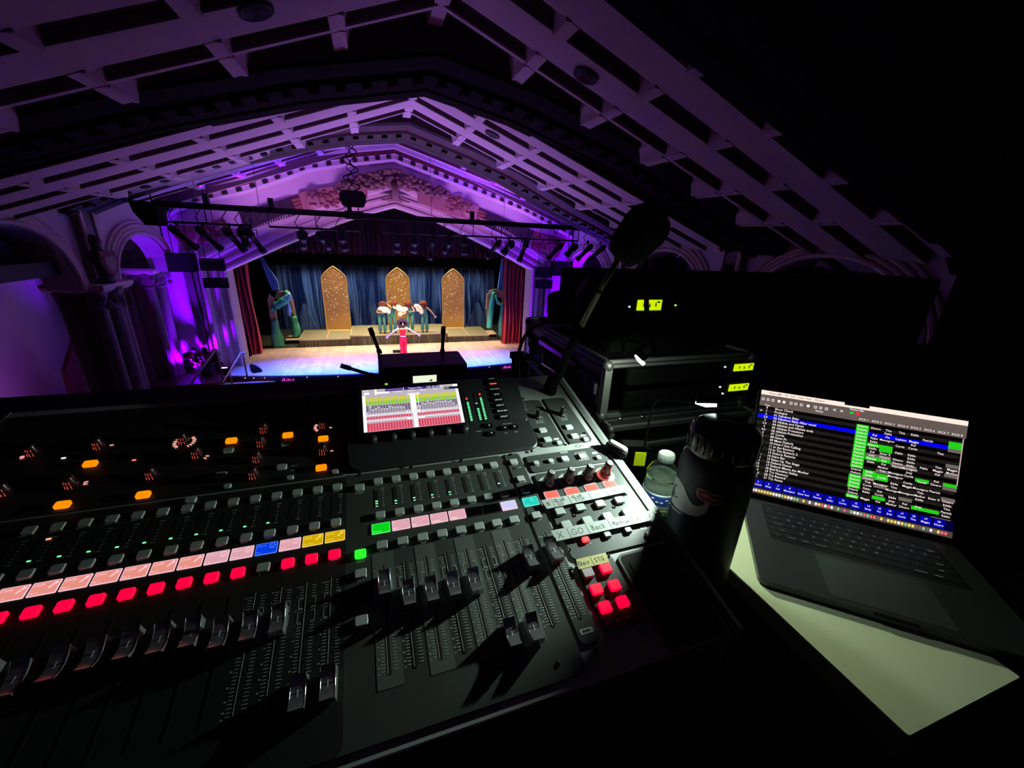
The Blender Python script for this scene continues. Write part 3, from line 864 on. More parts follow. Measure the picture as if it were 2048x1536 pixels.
for a, b in (((978, 588), (976, 618)), ((1008, 588), (1008, 612))):
    mb.bar(wpt(*a, Y_ + .1), wpt(*b, Y_ + .1), .22, .12, PLY, up=(0, 1, 0))
mb.loft([[wpt(px, py, Y_ + .1) + Vector(o) for o in ((0, -.06, -.3), (0, -.06, .1), (0, .06, .1), (0, .06, -.3))] for px, py in ((978, 586), (985, 583), (992, 582), (1000, 584), (1009, 588))], PLY)
mb.bar(wpt(976, 618, Y_ + .1), wpt(976, 655, Y_ + .1), .12, .1, PLY, up=(0, 1, 0)); mb.build('frame', t)
wrap('turquoise_cloth', [(wpt(988, 584, Y_), .12), (wpt(984, 610, Y_), .14), (wpt(980, 640, Y_), .12), (wpt(978, 656, Y_), .16)], 0, TEALC, t, sd=4)
wrap('turquoise_swag', [(wpt(991, 590, Y_ - .1), .07), (wpt(996, 606, Y_ - .1), .09), (wpt(1004, 609, Y_ - .1), .07)], 0, TEALC, t, sd=5)
wrap('turquoise_cloth', [(wpt(1006, 606, Y_), .1), (wpt(1002, 640, Y_), .12), (wpt(1001, 672, Y_), .15)], 0, TEALC, t, sd=6)
for k, (pts, lab) in enumerate(((((518, 512, 525, 512), (527, 540, 540, 538), (536, 565, 556, 561), (545, 583, 559, 580)), 'light blue silk drape sweeping down to the left scenery arch'), (((1003, 516, 1014, 516), (999, 545, 1012, 545), (996, 566, 1010, 570), (994, 582, 1008, 586)), 'light blue silk drape sweeping down to the right scenery arch'))):
    mb = MB(); rings = []
    P = []
    for (a, b, c, d), (e, f_, g, h) in zip(pts, pts[1:]):
        for i in range(5): s_ = i / 5; P.append((a + (e - a) * s_, b + (f_ - b) * s_, c + (g - c) * s_, d + (h - d) * s_))
    P.append(pts[-1])
    for n_, (a, b, c, d) in enumerate(P):
        rings.append([wpt(a + (c - a) * j / 14, b + (d - b) * j / 14, 20.7 + .07 * sin(j * 1.7 + n_ * .15)) for j in range(15)])
    mb.loft(rings, LBLUE, cap=False, close=False)
    tag(mb.build('silk_drape', smooth=True), lab, 'drape', 'blue silk drapes')


# ------------------------------------------------------------------ people
def skin_mesh(verts, edges, radii, m, sub=1):
    me = bpy.data.meshes.new('body'); me.from_pydata([tuple(v) for v in verts], edges, []); me.materials.append(m)
    o = bpy.data.objects.new('tmp', me); COL.objects.link(o)
    md = o.modifiers.new('s', 'SKIN'); md.use_smooth_shade = True
    for i, r in enumerate(radii): me.skin_vertices[0].data[i].radius = r if isinstance(r, tuple) else (r, r)
    me.skin_vertices[0].data[0].use_root = True
    if sub: s2 = o.modifiers.new('d', 'SUBSURF'); s2.levels = sub; s2.render_levels = sub
    dg = bpy.context.evaluated_depsgraph_get()
    out = bpy.data.meshes.new_from_object(o.evaluated_get(dg))
    bpy.data.objects.remove(o); bpy.data.meshes.remove(me)
    return out


class Chain:
    def __init__(s): s.v = []; s.e = []; s.r = []
    def add(s, p, r, parent=None):
        s.v.append(Vector(p)); s.r.append(r)
        if parent is not None: s.e.append((parent, len(s.v) - 1))
        return len(s.v) - 1
    def run(s, pts, parent=None):
        k = parent
        for p, r in pts: k = s.add(p, r, k)
        return k


def hand(c, k, wrist, d, side, palm):
    """palm + five fingers from the wrist, d = forearm direction, palm = palm normal"""
    d = Vector(d).normalized(); pn = Vector(palm).normalized(); w_ = d.cross(pn).normalized() * side
    wr = Vector(wrist)
    pk = c.add(wr + d * .05, (.030, .016), k)
    for i, (o, l) in enumerate(((-.03, .062), (-.010, .075), (.010, .070), (.03, .055))):
        b = c.add(wr + d * .088 + w_ * o, .010, pk)
        c.run([(wr + d * (.088 + l * .55) + w_ * o * 1.25 + pn * .006, .009), (wr + d * (.088 + l) + w_ * o * 1.45 + pn * .02, .007)], b)
    c.run([(wr + d * .055 - w_ * .045, .010), (wr + d * .085 - w_ * .068 + pn * .012, .009)], pk)


def person(name, label, foot, yaw, P, skin, hairm, top, bottom, group=None, hair=.17, shoe=None):
    """P holds joints in body space (metres, facing -Y, feet at z=0)"""
    t = empty(name, label, 'person', group, M=Matrix.Translation(foot) @ RZ(yaw))
    V = {k: Vector(v) for k, v in P.items()}
    c = Chain()
    pel = c.add(V['pelvis'], (.125, .095))
    up = (V['neck'] - V['pelvis'])
    a = c.add(V['pelvis'] + up * .28, (.105, .08), pel)
    b = c.add(V['pelvis'] + up * .62, (.125, .09), a)
    ch = c.add(V['pelvis'] + up * .86, (.10, .075), b)
    nk = c.add(V['neck'], .047, ch)
    hd = V['head']; hv = (hd - V['neck']).normalized(); face = V['face'].normalized()
    h1 = c.add(V['neck'] + hv * .07, .050, nk)
    h2 = c.add(hd + face * .012 - hv * .02, (.078, .086), h1)
    h3 = c.add(hd + hv * .075, (.072, .080), h2)
    c.add(hd + face * .098 - hv * .012, .013, h2)
    for s, sd in (('L', -1), ('R', 1)):
        sh = c.add(V['sh' + s], .052, ch)
        e = c.run([(V['sh' + s].lerp(V['el' + s], .5), .044), (V['el' + s], .036), (V['el' + s].lerp(V['wr' + s], .4), .034), (V['wr' + s], .023)], sh)
        hand(c, e, V['wr' + s], V['wr' + s] - V['el' + s], sd, V.get('palm' + s, Vector((0, -1, .4))))
        hp = c.add(V['pelvis'] + Vector((sd * .085, 0, -.05)), .095, pel)
        c.run([(V['kn' + s].lerp(V['pelvis'] + Vector((sd * .09, 0, -.05)), .5), .075), (V['kn' + s], .055), (V['kn' + s].lerp(V['an' + s], .4), .052), (V['an' + s], .036), (V['an' + s] + Vector((0, -.07, -.045)), .034), (V['an' + s] + Vector((0, -.15, -.055)), .026)], hp)
    link('body', skin_mesh(c.v, c.e, c.r, skin), t)
    # one-piece costume following torso and legs
    c = Chain(); g = .013
    pel = c.add(V['pelvis'], (.128 + g, .10 + g))
    x0 = c.add(V['pelvis'] + up * .28, (.108 + g, .084 + g), pel)
    x1 = c.add(V['pelvis'] + up * .62, (.128 + g, .094 + g), x0); x3 = c.add(V['pelvis'] + up * .86, (.10 + g, .078 + g), x1); c.add(V['pelvis'] + up * .97, .056 + g, x3)
    for s, sd in (('L', -1), ('R', 1)):
        c.add(V['sh' + s] * .78 + (V['pelvis'] + up * .86) * .22, .052 + g, x3)
        q = V['pelvis'] + Vector((sd * .085, 0, -.05))
        q_ = c.add(q, .098 + g, pel)
        c.run([(V['kn' + s].lerp(q, .5), .080 + g), (V['kn' + s], .064 + g), (V['kn' + s].lerp(V['an' + s], .5), .076 + g), (V['an' + s] + Vector((0, 0, -.02)), .086 + g)], q_)
    link('costume', skin_mesh(c.v, c.e, c.r, top), t)
    if 'red' in label:
        mb = MB(); w0 = V['pelvis'] + up * .20; mb.lathe([(1.0, -.022), (1.03, 0), (1.0, .022), (.97, 0)], mat('pale_belt', (.6, .38, .30), .5), TR(*w0) @ Matrix.Diagonal((.132, .110, 1, 1)), 24); mb.build('belt', t, True)
    mb = MB(); rnd = random.Random(len(label))
    for _ in range(260):
        d = Vector((rnd.gauss(0, 1), rnd.gauss(0, 1), rnd.gauss(0, 1))).normalized()
        if d.dot(face) > .45 and d.dot(hv) < .62: continue
        r_ = hair * rnd.uniform(.75, 1)
        mb.ball(hd + hv * .03 - face * .035 + d * r_ * .80, hair * .21, hairm, seg=7, rings=5)
    mb.build('hair', t, True)
    f_ = face; sdv = f_.cross(hv).normalized()
    mb = MB()
    for s in (-1, 1): mb.ball(hd + f_ * .088 + sdv * (.032 * s) + hv * .012, .011, mat('eye_dark', (.02, .01, .01), .3), seg=8, rings=6)
    mb.ball(hd + f_ * .090 - hv * .045, .016, mat('lipstick', (.45, .03, .04), .4), seg=8, rings=5, sc=(1.3, .6, .5)); mb.build('eyes_and_lips', t, True)
    mb = MB()
    for s in 'LR':
        M = TR(*(V['an' + s] + Vector((0, -.06, -.055))))
        mb.loft([[M @ Vector((x * k, y, z)) for x, y in ((-.04, .07), (.04, .07), (.045, -.06), (.025, -.12), (-.025, -.12), (-.045, -.06))] for z, k in ((-.028, 1), (.0, 1.05), (.03, .8))], shoe or BLACK)
    mb.build('shoes', t, True)
    return t


base = dict(pelvis=(0, 0, .93), neck=(0, 0, 1.43), head=(0, -.02, 1.56), face=(0, -1, 0), shL=(-.17, 0, 1.38), shR=(.17, 0, 1.38),
            elL=(-.24, .02, 1.12), elR=(.24, .02, 1.12), wrL=(-.25, -.04, .88), wrR=(.25, -.04, .88), knL=(-.10, -.02, .50), knR=(.10, -.02, .50), anL=(-.11, 0, .09), anR=(.11, 0, .09))
singer = dict(base); singer.update(elL=(-.40, -.04, 1.24), wrL=(-.60, -.10, 1.10), elR=(.40, -.04, 1.24), wrR=(.60, -.10, 1.10), palmL=(0, -1, .6), palmR=(0, -1, .6), knL=(-.07, -.03, .50), knR=(.07, -.01, .50), anL=(-.07, -.03, .09), anR=(.07, .03, .09))
p = onZ(808, 718, SZ)
person('person', 'person in red sleeveless top and trousers with big afro, arms spread wide', p, 8, singer, SKIN, HAIRD, REDF, REDF, hair=.235)
mb = MB(); mb.box((0, 0, .05), (.55, .4, .1), BLACK); sq = onZ(798, 703, SZ)
tag(mb.build('blue_floor_mat', M=TR(sq[0], sq[1], SZ) @ Matrix.Diagonal((1, 1, .3, 1))), 'small square mat on the stage floor behind the person in red', 'mat')


def lean(P, dx, bend, arms):
    q = dict(P); q['pelvis'] = (dx * -.5, .08, .88)
    q['neck'] = (dx, -.20 * bend, 1.30); q['head'] = (dx * 1.3, -.33 * bend, 1.38); q['face'] = (.25 * (1 if dx > 0 else -1), -1, -.35)
    q['shL'] = (dx - .16, -.16 * bend, 1.25); q['shR'] = (dx + .16, -.16 * bend, 1.25)
    q.update(knL=(-.12, -.08, .48), knR=(.10, -.10, .48)); q.update(arms); return q


fan_r = dict(elL=(-.22, -.25, 1.05), wrL=(-.02, -.42, 1.08), elR=(.33, -.22, 1.08), wrR=(.28, -.42, 1.12))
fan_l = dict(elL=(-.33, -.22, 1.08), wrL=(-.26, -.42, 1.05), elR=(.22, -.25, 1.05), wrR=(.02, -.42, 1.08))
up_l = dict(elL=(-.27, -.10, 1.45), wrL=(-.10, -.30, 1.56), elR=(.28, -.2, 1.10), wrR=(.22, -.42, 1.16))
out_r = dict(elR=(.33, -.02, 1.05), wrR=(.48, -.10, .84), elL=(-.26, -.2, 1.06), wrL=(-.28, -.38, 1.14))
def fan_feather(p0, ang, label, sz=1.):
    t = empty('feather_fan', label, 'fan', 'white feather fans', M=TR(*p0) @ RY(ang))
    mb = MB()
    for i in range(9):
        a = radians(-62 + 124 * i / 8)
        mb.ball((.20 * sz * sin(a), 0, .13 * sz * cos(a)), .085 * sz, WHITEF, seg=8, rings=6, sc=(1, .35, 1))
    mb.ball((0, 0, .05), .09 * sz, WHITEF, seg=8, rings=6, sc=(1.5, .35, 1)); mb.build('feathers', t, True)
    mb = MB(); mb.tube([(0, 0, -.10), (0, 0, .05)], .012, STONE, 6); mb.build('handle', t)


DZ = [((766, 666), .05, fan_r, 'person in teal jumpsuit bending forward with fan, furthest left of the dancers', 'white feather fan held by the leftmost dancer', (.10, -.50, 1.13), 20),
      ((787, 664), .10, up_l, 'person in teal jumpsuit with raised arm, second dancer from the left', 'white feather fan held by the second dancer from the left', (.26, -.46, 1.18), 25),
      ((821, 662), -.06, fan_l, 'person in teal jumpsuit leaning left, third dancer from the left', 'white feather fan held out left by the third dancer', (-.30, -.46, 1.02), -40),
      ((850, 664), -.05, out_r, 'person in teal jumpsuit with left arm trailing, rightmost dancer', 'white feather fan held between the two right hand dancers', (-.36, -.42, 1.18), 50)]
for i, (pp, dx, arms, lab, flab, fp, fa) in enumerate(DZ):
    p = onZ(*pp, PZ2); p.y = max(p.y, 20.5)
    P = lean(base, dx, 1.0 if i != 3 else .75, arms)
    person('person', lab, p, 0, P, SKIN, HAIR, TEALF, TEALS if False else TEALF, group='dancers in teal', hair=.21)
    fan_feather(Vector(p) + Vector(fp), fa, flab, 1.15)

# ------------------------------------------------------------------ things around the stage edge
t = empty('stage_monitor', 'black wedge monitor speaker at the left front corner of the stage', 'speaker', loc=onZ(512, 743, SZ))
mb = MB(); M = RZ(-62)
mb.loft([[M @ Vector(q) for q in ((x, -.13, .01), (x, .16, .01), (x, .16, .09), (x, -.06, .28), (x, -.13, .22))] for x in (-.20, .20)], BLACK); mb.build('cabinet', t)
mb = MB(); mb.loft([[M @ Vector((x, y, z)) for x in (-.17, .17)] for y, z in ((.15, .12), (-.04, .29))], mat('speaker_grille', (.02, .02, .025), .7), cap=False, close=False); mb.build('grille', t)
# steps with handrails
t = empty('stage_steps', 'wooden steps leading up to the stage at the left', 'steps', loc=(-4.75, 15.6, 0))
for i in range(3):
    mb = MB(); mb.box((0, .32 * i - .25, .1 * (i + 1) - .02), (1.9, .32, .2 * (i + 1) - .04), DWOOD); mb.box((0, .32 * i - .26, .2 * (i + 1) - .02), (1.95, .34, .04), mat('step_wood', (.22, .11, .07), .5)); mb.build('tread', t)
for nm, a, b, c, lab in (('handrail', (381, 769), (430, 702), (439, 742), 'pale handrail with dark post on the left of the stage steps'), ('handrail', (446, 765), (482, 706), (499, 744), 'pale handrail on the right of the stage steps beside the wedge monitor')):
    Yr = 15.2 if a[0] < 400 else 15.7
    pa, pb, pc = onY(*a, Yr - .6), onY(*b, Yr + .4), onY(*c, Yr + .4)
    pa.z = max(pa.z, .05)
    t = empty(nm, lab, 'handrail', 'stage step handrails', loc=(0, 0, 0))
    mb = MB(); mb.tube([pa, pb, onY(b[0] + 9, b[1] - 1, Yr + .4)], .03, mat('pale_rail', (.45, .38, .36), .4), 8); mb.build('rail', t, True)
    mb = MB(); mb.tube([pb + Vector((.05, 0, 0)), (pb.x + .05, pb.y, SZ if pc.z > SZ else 0.02)], .028, DWOOD, 8); mb.tube([pa.lerp(pb, .35), (pa.lerp(pb, .35).x, pa.lerp(pb, .35).y, .02)], .025, DWOOD, 8); mb.build('post', t, True)
# flowers, LED uplights
fl = onY(412, 712, 16.9); t = empty('flower_arrangement', 'dark red flower arrangement at the foot of the left proscenium wall', 'flowers', loc=(fl[0], 16.6, SZ))
mb = MB(); mb.lathe([(.16, 0), (.2, .1), (.24, .3), (.2, .32)], DK, None, 14); mb.build('vase', t, True)
mb = MB(); leafy(mb, (0, 0, .6), .5, 60, mat('dark_leaves', (.02, .05, .02), .6), (1, .5, .6), 2, .06, .12); mb.build('leaves', t, True)
mb = MB(); leafy(mb, (.05, -.1, .65), .42, 26, mat('red_petals', (.3, .01, .03), .6), (1, .4, .6), 6, .05, .08); mb.build('blooms', t, True)
for (px, py, lab) in ((447, 731, 'violet LED uplight glowing at the foot of the left proscenium wall'), (1098, 600, 'violet LED uplight at the foot of the right proscenium wall')):
    p = onY(px, py, 17.1); X_ = p[0]
    t = empty('uplight', lab, 'uplight', 'violet uplights', loc=(X_, 16.95, SZ))
    mb = MB(); mb.box((0, 0, .07), (.34, .14, .12), BLACK); mb.build('housing', t)
    mb = MB(); mb.box((0, 0, .135), (.30, .10, .012), glow('violet_led', (.55, .2, 1), 6)); mb.build('lens', t)
for (px, py) in ((575, 755), (1015, 728)):  # pink reflections on the lip, drawn as glowing strips; no lamp here
    p = onY(px, py, 15.9); X_ = p[0]
    t = empty('lip_reflection', 'small painted magenta reflection on the stage lip %s of the centre' % ('left' if px < 800 else 'right'), 'light', 'magenta lip reflections', loc=(X_, apron(X_) - .03, SZ - .22))
    mb = MB(); mb.box((0, -.02, 0), (.5, .03, .30), DWOOD); mb.build('housing', t)
    mb = MB(); rnd = random.Random(px)
    for i in range(7): mb.box((-.18 + .06 * i, -.04, rnd.uniform(-.03, .04)), (.022, .01, rnd.uniform(.12, .24)), glow('magenta_reflection', (1, .05, .65), 1.6))
    mb.build('lens', t)
n = 0
for px in (481, 500, 523, 612, 675, 912, 980):
    y_ = 752 - (px - 480) * .035; p = onY(px, y_, 15.8)
    mb = MB(); mb.lathe([(.001, 0), (.02, 0), (.014, .02), (.001, .022)], glow('warm_pin', (1, .6, .5), 1.2), RX(90), 8)
    tag(mb.build('pin_light', M=TR(p[0], apron(p[0]) - .03, SZ - .08)), 'tiny warm light in the stage lip, %s of seven from the left' % ('first', 'second', 'third', 'fourth', 'fifth', 'sixth', 'last')[n], 'light', 'pin lights along the stage lip'); n += 1
# dark screen and small speaker on the left aisle wall
for q, lab, nm in ((((255, 683), (322, 742)), 'large black panel hanging on the left aisle wall', 'wall_panel'), (((240, 649), (272, 660)), 'small black speaker on the left aisle wall above the large panel', 'wall_speaker')):
    a, b = onX(*q[0], -9.3), onX(*q[1], -9.3)
    t = empty(nm, lab, 'panel' if nm == 'wall_panel' else 'speaker', loc=(-9.42, (a.y + b.y) / 2, (a.z + b.z) / 2))
    mb = MB(); mb.box((.1, 0, 0), (.12, abs(b.y - a.y), abs(a.z - b.z)), BLACK); mb.build('housing', t)
    mb = MB(); mb.box((.165, 0, 0), (.01, abs(b.y - a.y) * .92, abs(a.z - b.z) * .9), MBLACK); mb.build('front', t)
mb = MB(); a = onX(122, 742, -8.6); b = onX(178, 786, -8.6)
mb.prism([(a.y, a.z), (b.y, a.z + .75), (b.y + .3, 0), (a.y - .2, 0)], 0, .12, mat('maroon_panel', (.10, .01, .02), .6), Matrix(((0, 0, 1, -8.6), (1, 0, 0, 0), (0, 1, 0, 0), (0, 0, 0, 1))))
tag(mb.build('stair_parapet'), 'dark maroon slanted stair parapet at the far left', 'parapet')

# ------------------------------------------------------------------ flown lighting bar
BY = 13.4
PIPE = mat('black_pipe', (.008, .008, .009), .55)
za = onY(316, 407.5, BY); zb = onY(1204, 459.5, BY)
BZ = (za.z + zb.z) / 2
t = empty('lighting_bar', 'long black lighting bar hanging across the hall in front of the stage', 'lighting bar', loc=(0, 0, 0))
mb = MB(); mb.box(((za.x + zb.x) / 2, BY, BZ), (zb.x - za.x + .2, .14, .15), PIPE)
for px in (418, 545, 700, 944, 1146): x = onY(px, 430, BY)[0]; mb.box((x, BY, BZ + .16), (.12, .14, .3), PIPE)
mb.build('raceway', t)
for x0, x1 in ((321, 505), (538, 722), (762, 1158)):
    a, b = onY(x0, 450, BY)[0], onY(x1, 460, BY)[0]
    mb = MB(); mb.tube([(a, BY, BZ - .42), (b, BY, BZ - .42)], .028, PIPE, 8)
    k = max(2, int((b - a) / .9))
    for i in range(k + 1): mb.bar((a + (b - a) * i / k, BY, BZ), (a + (b - a) * i / k, BY, BZ - .42), .02, .02, PIPE)
    mb.build('hanging_pipe', t, True)
for px in (521, 863, 1008, 1123, 400, 1145):
    x = onY(px, 430, BY)[0]; mb = MB(); mb.tube([(x, BY, BZ + .1), (x, BY, zc(x, BY) + .28)], .008, mat('steel_wire', (.3, .3, .3), .4, .8), 5); mb.build('suspension_wire', t)
# chain hoist
hx = onY(706, 398, BY)[0]; hz = onY(706, 398, BY)[2]
t = empty('chain_hoist', 'black electric chain hoist hanging over the middle of the lighting bar', 'hoist', loc=(hx, BY, hz))
mb = MB(); mb.prism(rr(.62, .42, .08), -.18, .18, PIPE, RX(90)); mb.box((0, 0, .02), (.7, .42, .22), PIPE); mb.build('motor', t)
mb = MB()
for x in (-.12, .12): mb.tube([(x, 0, -.2), (x, 0, BZ - hz)], .018, PIPE, 6)
mb.box((0, 0, BZ - hz), (.5, .24, .22), PIPE); mb.build('hook_frame', t)
mb = MB(); n = 46
ztop = zc(hx, BY) + .27 - hz
for s in (-1, 1): mb.tube([(s * .07 * sin(i * .9) + s * .05, .02, .2 + (ztop - .2) * i / n) for i in range(n + 1)], .014, PIPE, 5)
mb.tube([(.22 * sin(i * .55) * (1 - .2 * i / n), -.06, .2 + (ztop - .2) * i / n) for i in range(n + 1)], .018, PIPE, 6); mb.build('cable_loops', t, True)
mb = MB()
mb.lathe([(.02, ztop - .02), (.12, ztop - .02), (.12, ztop), (.02, ztop)], PIPE, None, 10); mb.build('ceiling_plate', t)


def luminaire(px, py, tilt, yaw, kind, label):
    x = onY(px, py, BY)[0]; zc = BZ - .42
    t = empty('stage_light', label, 'stage light', 'stage lights on the bar', M=TR(x, BY, zc))
    mb = MB(); mb.box((0, 0, -.02), (.05, .07, .12), PIPE)
    mb.build('clamp', t)
    mb = MB(); mb.bar((-.13, 0, -.10), (.13, 0, -.10), .04, .015, PIPE)
    for s in (-1, 1): mb.bar((s * .13, 0, -.10), (s * .13, 0, -.30), .015, .04, PIPE)
    mb.tube([(-.05, .02, -.05), (-.16, .05, .14), (-.05, .05, .3), (.03, .02, .40)], .012, PIPE, 6)
    mb.build('yoke', t)
    L = .50 if kind == 'e' else .30
    r = .085 if kind == 'e' else .11
    M = TR(0, 0, -.28) @ RZ(yaw) @ RX(tilt)
    mb = MB(); mb.lathe([(.05, .26), (r, .20), (r * 1.15, .12), (r * 1.15, .02), (r * .9, 0), (r * .85, -L + .16), (r * 1.1, -L + .12), (r * 1.1, -L), (r * .98, -L), (r * .95, -L + .04)], PIPE, M, 14)
    for k in range(5): mb.lathe([(r * 1.2, .03 + k * .035), (r * 1.28, .035 + k * .035), (r * 1.2, .04 + k * .035)], PIPE, M, 14)
    mb.build('barrel', t, True)
    mb = MB(); mb.lathe([(.001, -L + .03), (r * .9, -L + .03), (r * .9, -L + .05), (.001, -L + .06)], mat('lens_glass', (.25, .25, .3), .08, .6), M, 14); mb.build('lens', t, True)
    return t


Ls = [(352, 442, 52, -65, 'e'), (405, 444, 50, -62, 'e'), (457, 446, 45, -58, 'e'), (483, 447, 20, -30, 'p'), (500, 448, 42, -50, 'e'),
      (602, 452, 40, 20, 'p'), (644, 454, 48, -60, 'p'), (683, 455, 30, -20, 'p'), (793, 461, 38, 10, 'p'), (828, 463, 38, 10, 'p'), (864, 466, 25, 40, 'e'), (896, 466, 48, 60, 'p'), (930, 478, 15, 0, 'p'),
      (992, 470, 50, 60, 'e'), (1018, 471, 50, 58, 'p'), (1050, 472, 30, 50, 'e'), (1117, 474, 52, 65, 'e'), (1146, 476, 50, 62, 'p'), (1177, 470, 52, 65, 'e'), (1203, 472, 55, 68, 'e')]
ordn = ['first', 'second', 'third', 'fourth', 'fifth', 'sixth', 'seventh', 'eighth', 'ninth', 'tenth']
for i, (px, py, ti, ya, kd) in enumerate(Ls):
    j = i if i < 10 else 19 - i
    lab = 'black stage spotlight on the hanging bar, %s from the %s end' % (ordn[j], 'left' if i < 10 else 'right')
    luminaire(px, py, ti - 10, ya, kd, lab)


def flown_box(q, Y, dep, label, under=None, name='flown_speaker'):
    a, b = onY(*q[0], Y), onY(*q[1], Y)
    t = empty(name, label, 'speaker', 'flown loudspeakers', loc=((a.x + b.x) / 2, Y, (a.z + b.z) / 2))
    w_, h_ = abs(b.x - a.x), abs(a.z - b.z)
    mb = MB(); mb.loft([[(-w_ / 2, -dep / 2, z), (w_ / 2, -dep / 2, z), (w_ / 2 * .8, dep / 2, z), (-w_ / 2 * .8, dep / 2, z)] for z in (-h_ / 2, h_ / 2)], BLACK); mb.build('cabinet', t)
    mb = MB()
    mb.box((0, -dep / 2 - .012, 0), (w_ * .92, .02, h_ * .88), mat('speaker_grille', (.02, .02, .025), .7)); mb.build('grille', t)
    for s in (-1, 1):
        xx = (a.x + b.x) / 2 + s * w_ * .3; zc_ = (a.z + b.z) / 2
        top = (zc(xx, Y) + .28 if under is None else onY(460, under, Y)[2]) - zc_
        mb = MB(); mb.tube([(s * w_ * .3, 0, h_ / 2), (s * w_ * .3, 0, top)], .012, PIPE, 5); mb.build('suspension_cable', t)


flown_box(((335, 506), (399, 543)), 16.42, .5, 'large black speaker hanging at the left of the stage arch')
flown_box(((401, 517), (454, 541)), 16.42, .4, 'wide black speaker hanging right of the large one on the left side')
flown_box(((408, 556), (461, 575)), 16.42, .35, 'long slim black speaker lowest on the left of the stage', 540)
flown_box(((1101, 522), (1139, 551)), 16.42, .5, 'large black speaker hanging at the right of the stage arch')
flown_box(((1070, 534), (1100, 554)), 16.42, .4, 'small wide black speaker inside the large one on the right side')
flown_box(((1069, 560), (1101, 576)), 16.42, .35, 'slim black speaker lowest on the right of the stage', 553)
# trapezoid speaker at the left end of the bar
t = empty('flown_speaker', 'tapered black speaker hung at the left end of the lighting bar', 'speaker', 'flown loudspeakers', loc=(0, 0, 0))
mb = MB(); pl = [(266, 402), (288, 402), (321, 412), (326, 452), (300, 450), (276, 424)]
P_ = [onY(*q, 13.2) for q in pl]
mb.loft([[(p.x, 13.2 + d, p.z) for p in P_] for d in (-.25, .3)], BLACK); mb.build('cabinet', t)
mb = MB(); c = onY(300, 405, 13.2); mb.tube([(c.x, 13.3, c.z - .1), (c.x, 13.3, zc(c.x, 13.3) + .28)], .015, PIPE, 6); mb.build('suspension_cable', t)
# ================================================================== THE MIXING DESK
CA = Matrix(((0.99987, -0.01419, 0.00587, -0.014956), (0.01522, 0.96545, -0.26013, 0.528149), (-0.00197, 0.26019, 0.96556, CZ - 0.338273), (0, 0, 0, 1)))
_q = CA.to_3x3().to_quaternion().to_matrix().to_4x4(); CA = Matrix.Translation(CA.translation) @ _q
CAI = CA.inverted(); CAMC = CAI @ Vector((0, 0, CZ)) * 1000
TZ = CZ - .515                            # table top


def C(px, py, h=0.):
    """millimetre position on the desk surface (height h) seen at a pixel of the photograph"""
    o = Vector((0, 0, CZ)); d = (CAI.to_3x3() @ ray(px, py)); o = CAI @ o
    s = (h / 1000 - o.z) / d.z; p = o + d * s
    return p.x * 1000, p.y * 1000


def app(x, y, h): return x + (CAMC.x - x) * h / CAMC.z, y + (CAMC.y - y) * h / CAMC.z


class CB(MB):
    def add(s, vs_, fs, m, M=None):
        vs_ = [(M @ Vector(v) if M is not None else Vector(v)) * .001 for v in vs_]
        return MB.add(s, vs_, fs, m)


BODY = mat('desk_grey', (.34, .36, .345), .5, .15, noise=.05, nscale=80)
BODY2 = mat('desk_side', (.085, .092, .088), .6)
INL = mat('desk_dark_inlay', (.044, .050, .047), .5)
INL2 = mat('desk_mid_inlay', (.10, .11, .104), .5)
MODU = mat('screen_housing', (.020, .022, .023), .38)
LEG = mat('legend_print', (.60, .64, .61), .6)
BTN = mat('grey_button', (.43, .46, .45), .45)
BLKG = mat('gloss_black', (.006, .006, .007), .12, coat=.6); CAPM = mat('fader_cap_black', (.50, .50, .52), .30, .85)
BLK = mat('slot_black', (.001, .001, .001), .9)
CHR = mat('edge_chrome', (.6, .6, .6), .15, 1.)
def em(n, c, s=1.): return glow(n, c, s)
G_RED = em('lit_red', (1, .0, .035), 1.5); G_GRN = em('lit_green', (.02, 1, .02), 1.3); G_ORG = em('lit_orange', (1, .23, .0), 1.25)
G_LED = em('led_green', (.12, 1, .30), 2.2); G_LEDW = em('led_white', (.8, 1, .85), 1.2); G_LEDR = em('led_red', (1, .08, .04), 1.2); G_KN = em('knob_glow', (.85, .10, .06), .8)
G_LEDO = em('led_amber', (1, .35, .2), 1.2)
D_SAL = em('display_salmon', (.80, .28, .23)); D_PNK = em('display_pink', (.72, .36, .42)); D_BLU = em('display_blue', (.0, .04, .75)); D_YEL = em('display_yellow', (.62, .38, .0))
D_GRN = em('display_green', (.0, .62, .01)); D_LAV = em('display_lavender', (.55, .56, .85)); D_CYA = em('display_cyan', (.0, .55, .45)); D_OFF = mat('display_off', (.002, .002, .003), .15); D_ORR = em('display_orange_red', (1, .14, .10), .9)
E_PNK = em('display_rim_pink', (1, .62, .72)); E_YEL = em('display_rim_yellow', (1, .72, .12)); E_GRN = em('display_rim_green', (.15, 1, .2)); E_BLU = em('display_rim_blue', (.1, .25, 1)); E_CYA = em('display_rim_cyan', (.2, 1, .85)); E_WHT = em('display_white', (.95, .95, .9))
D_OFFR = mat('display_off_rim', (.03, .03, .03), .4)
desk = empty('mixing_console', 'black digital mixing console with rows of lit buttons, faders and a colour screen', 'mixing console', M=CA)


def loc(P): q = CAI @ Vector(P); return (q.x * 1000, q.y * 1000, q.z * 1000)


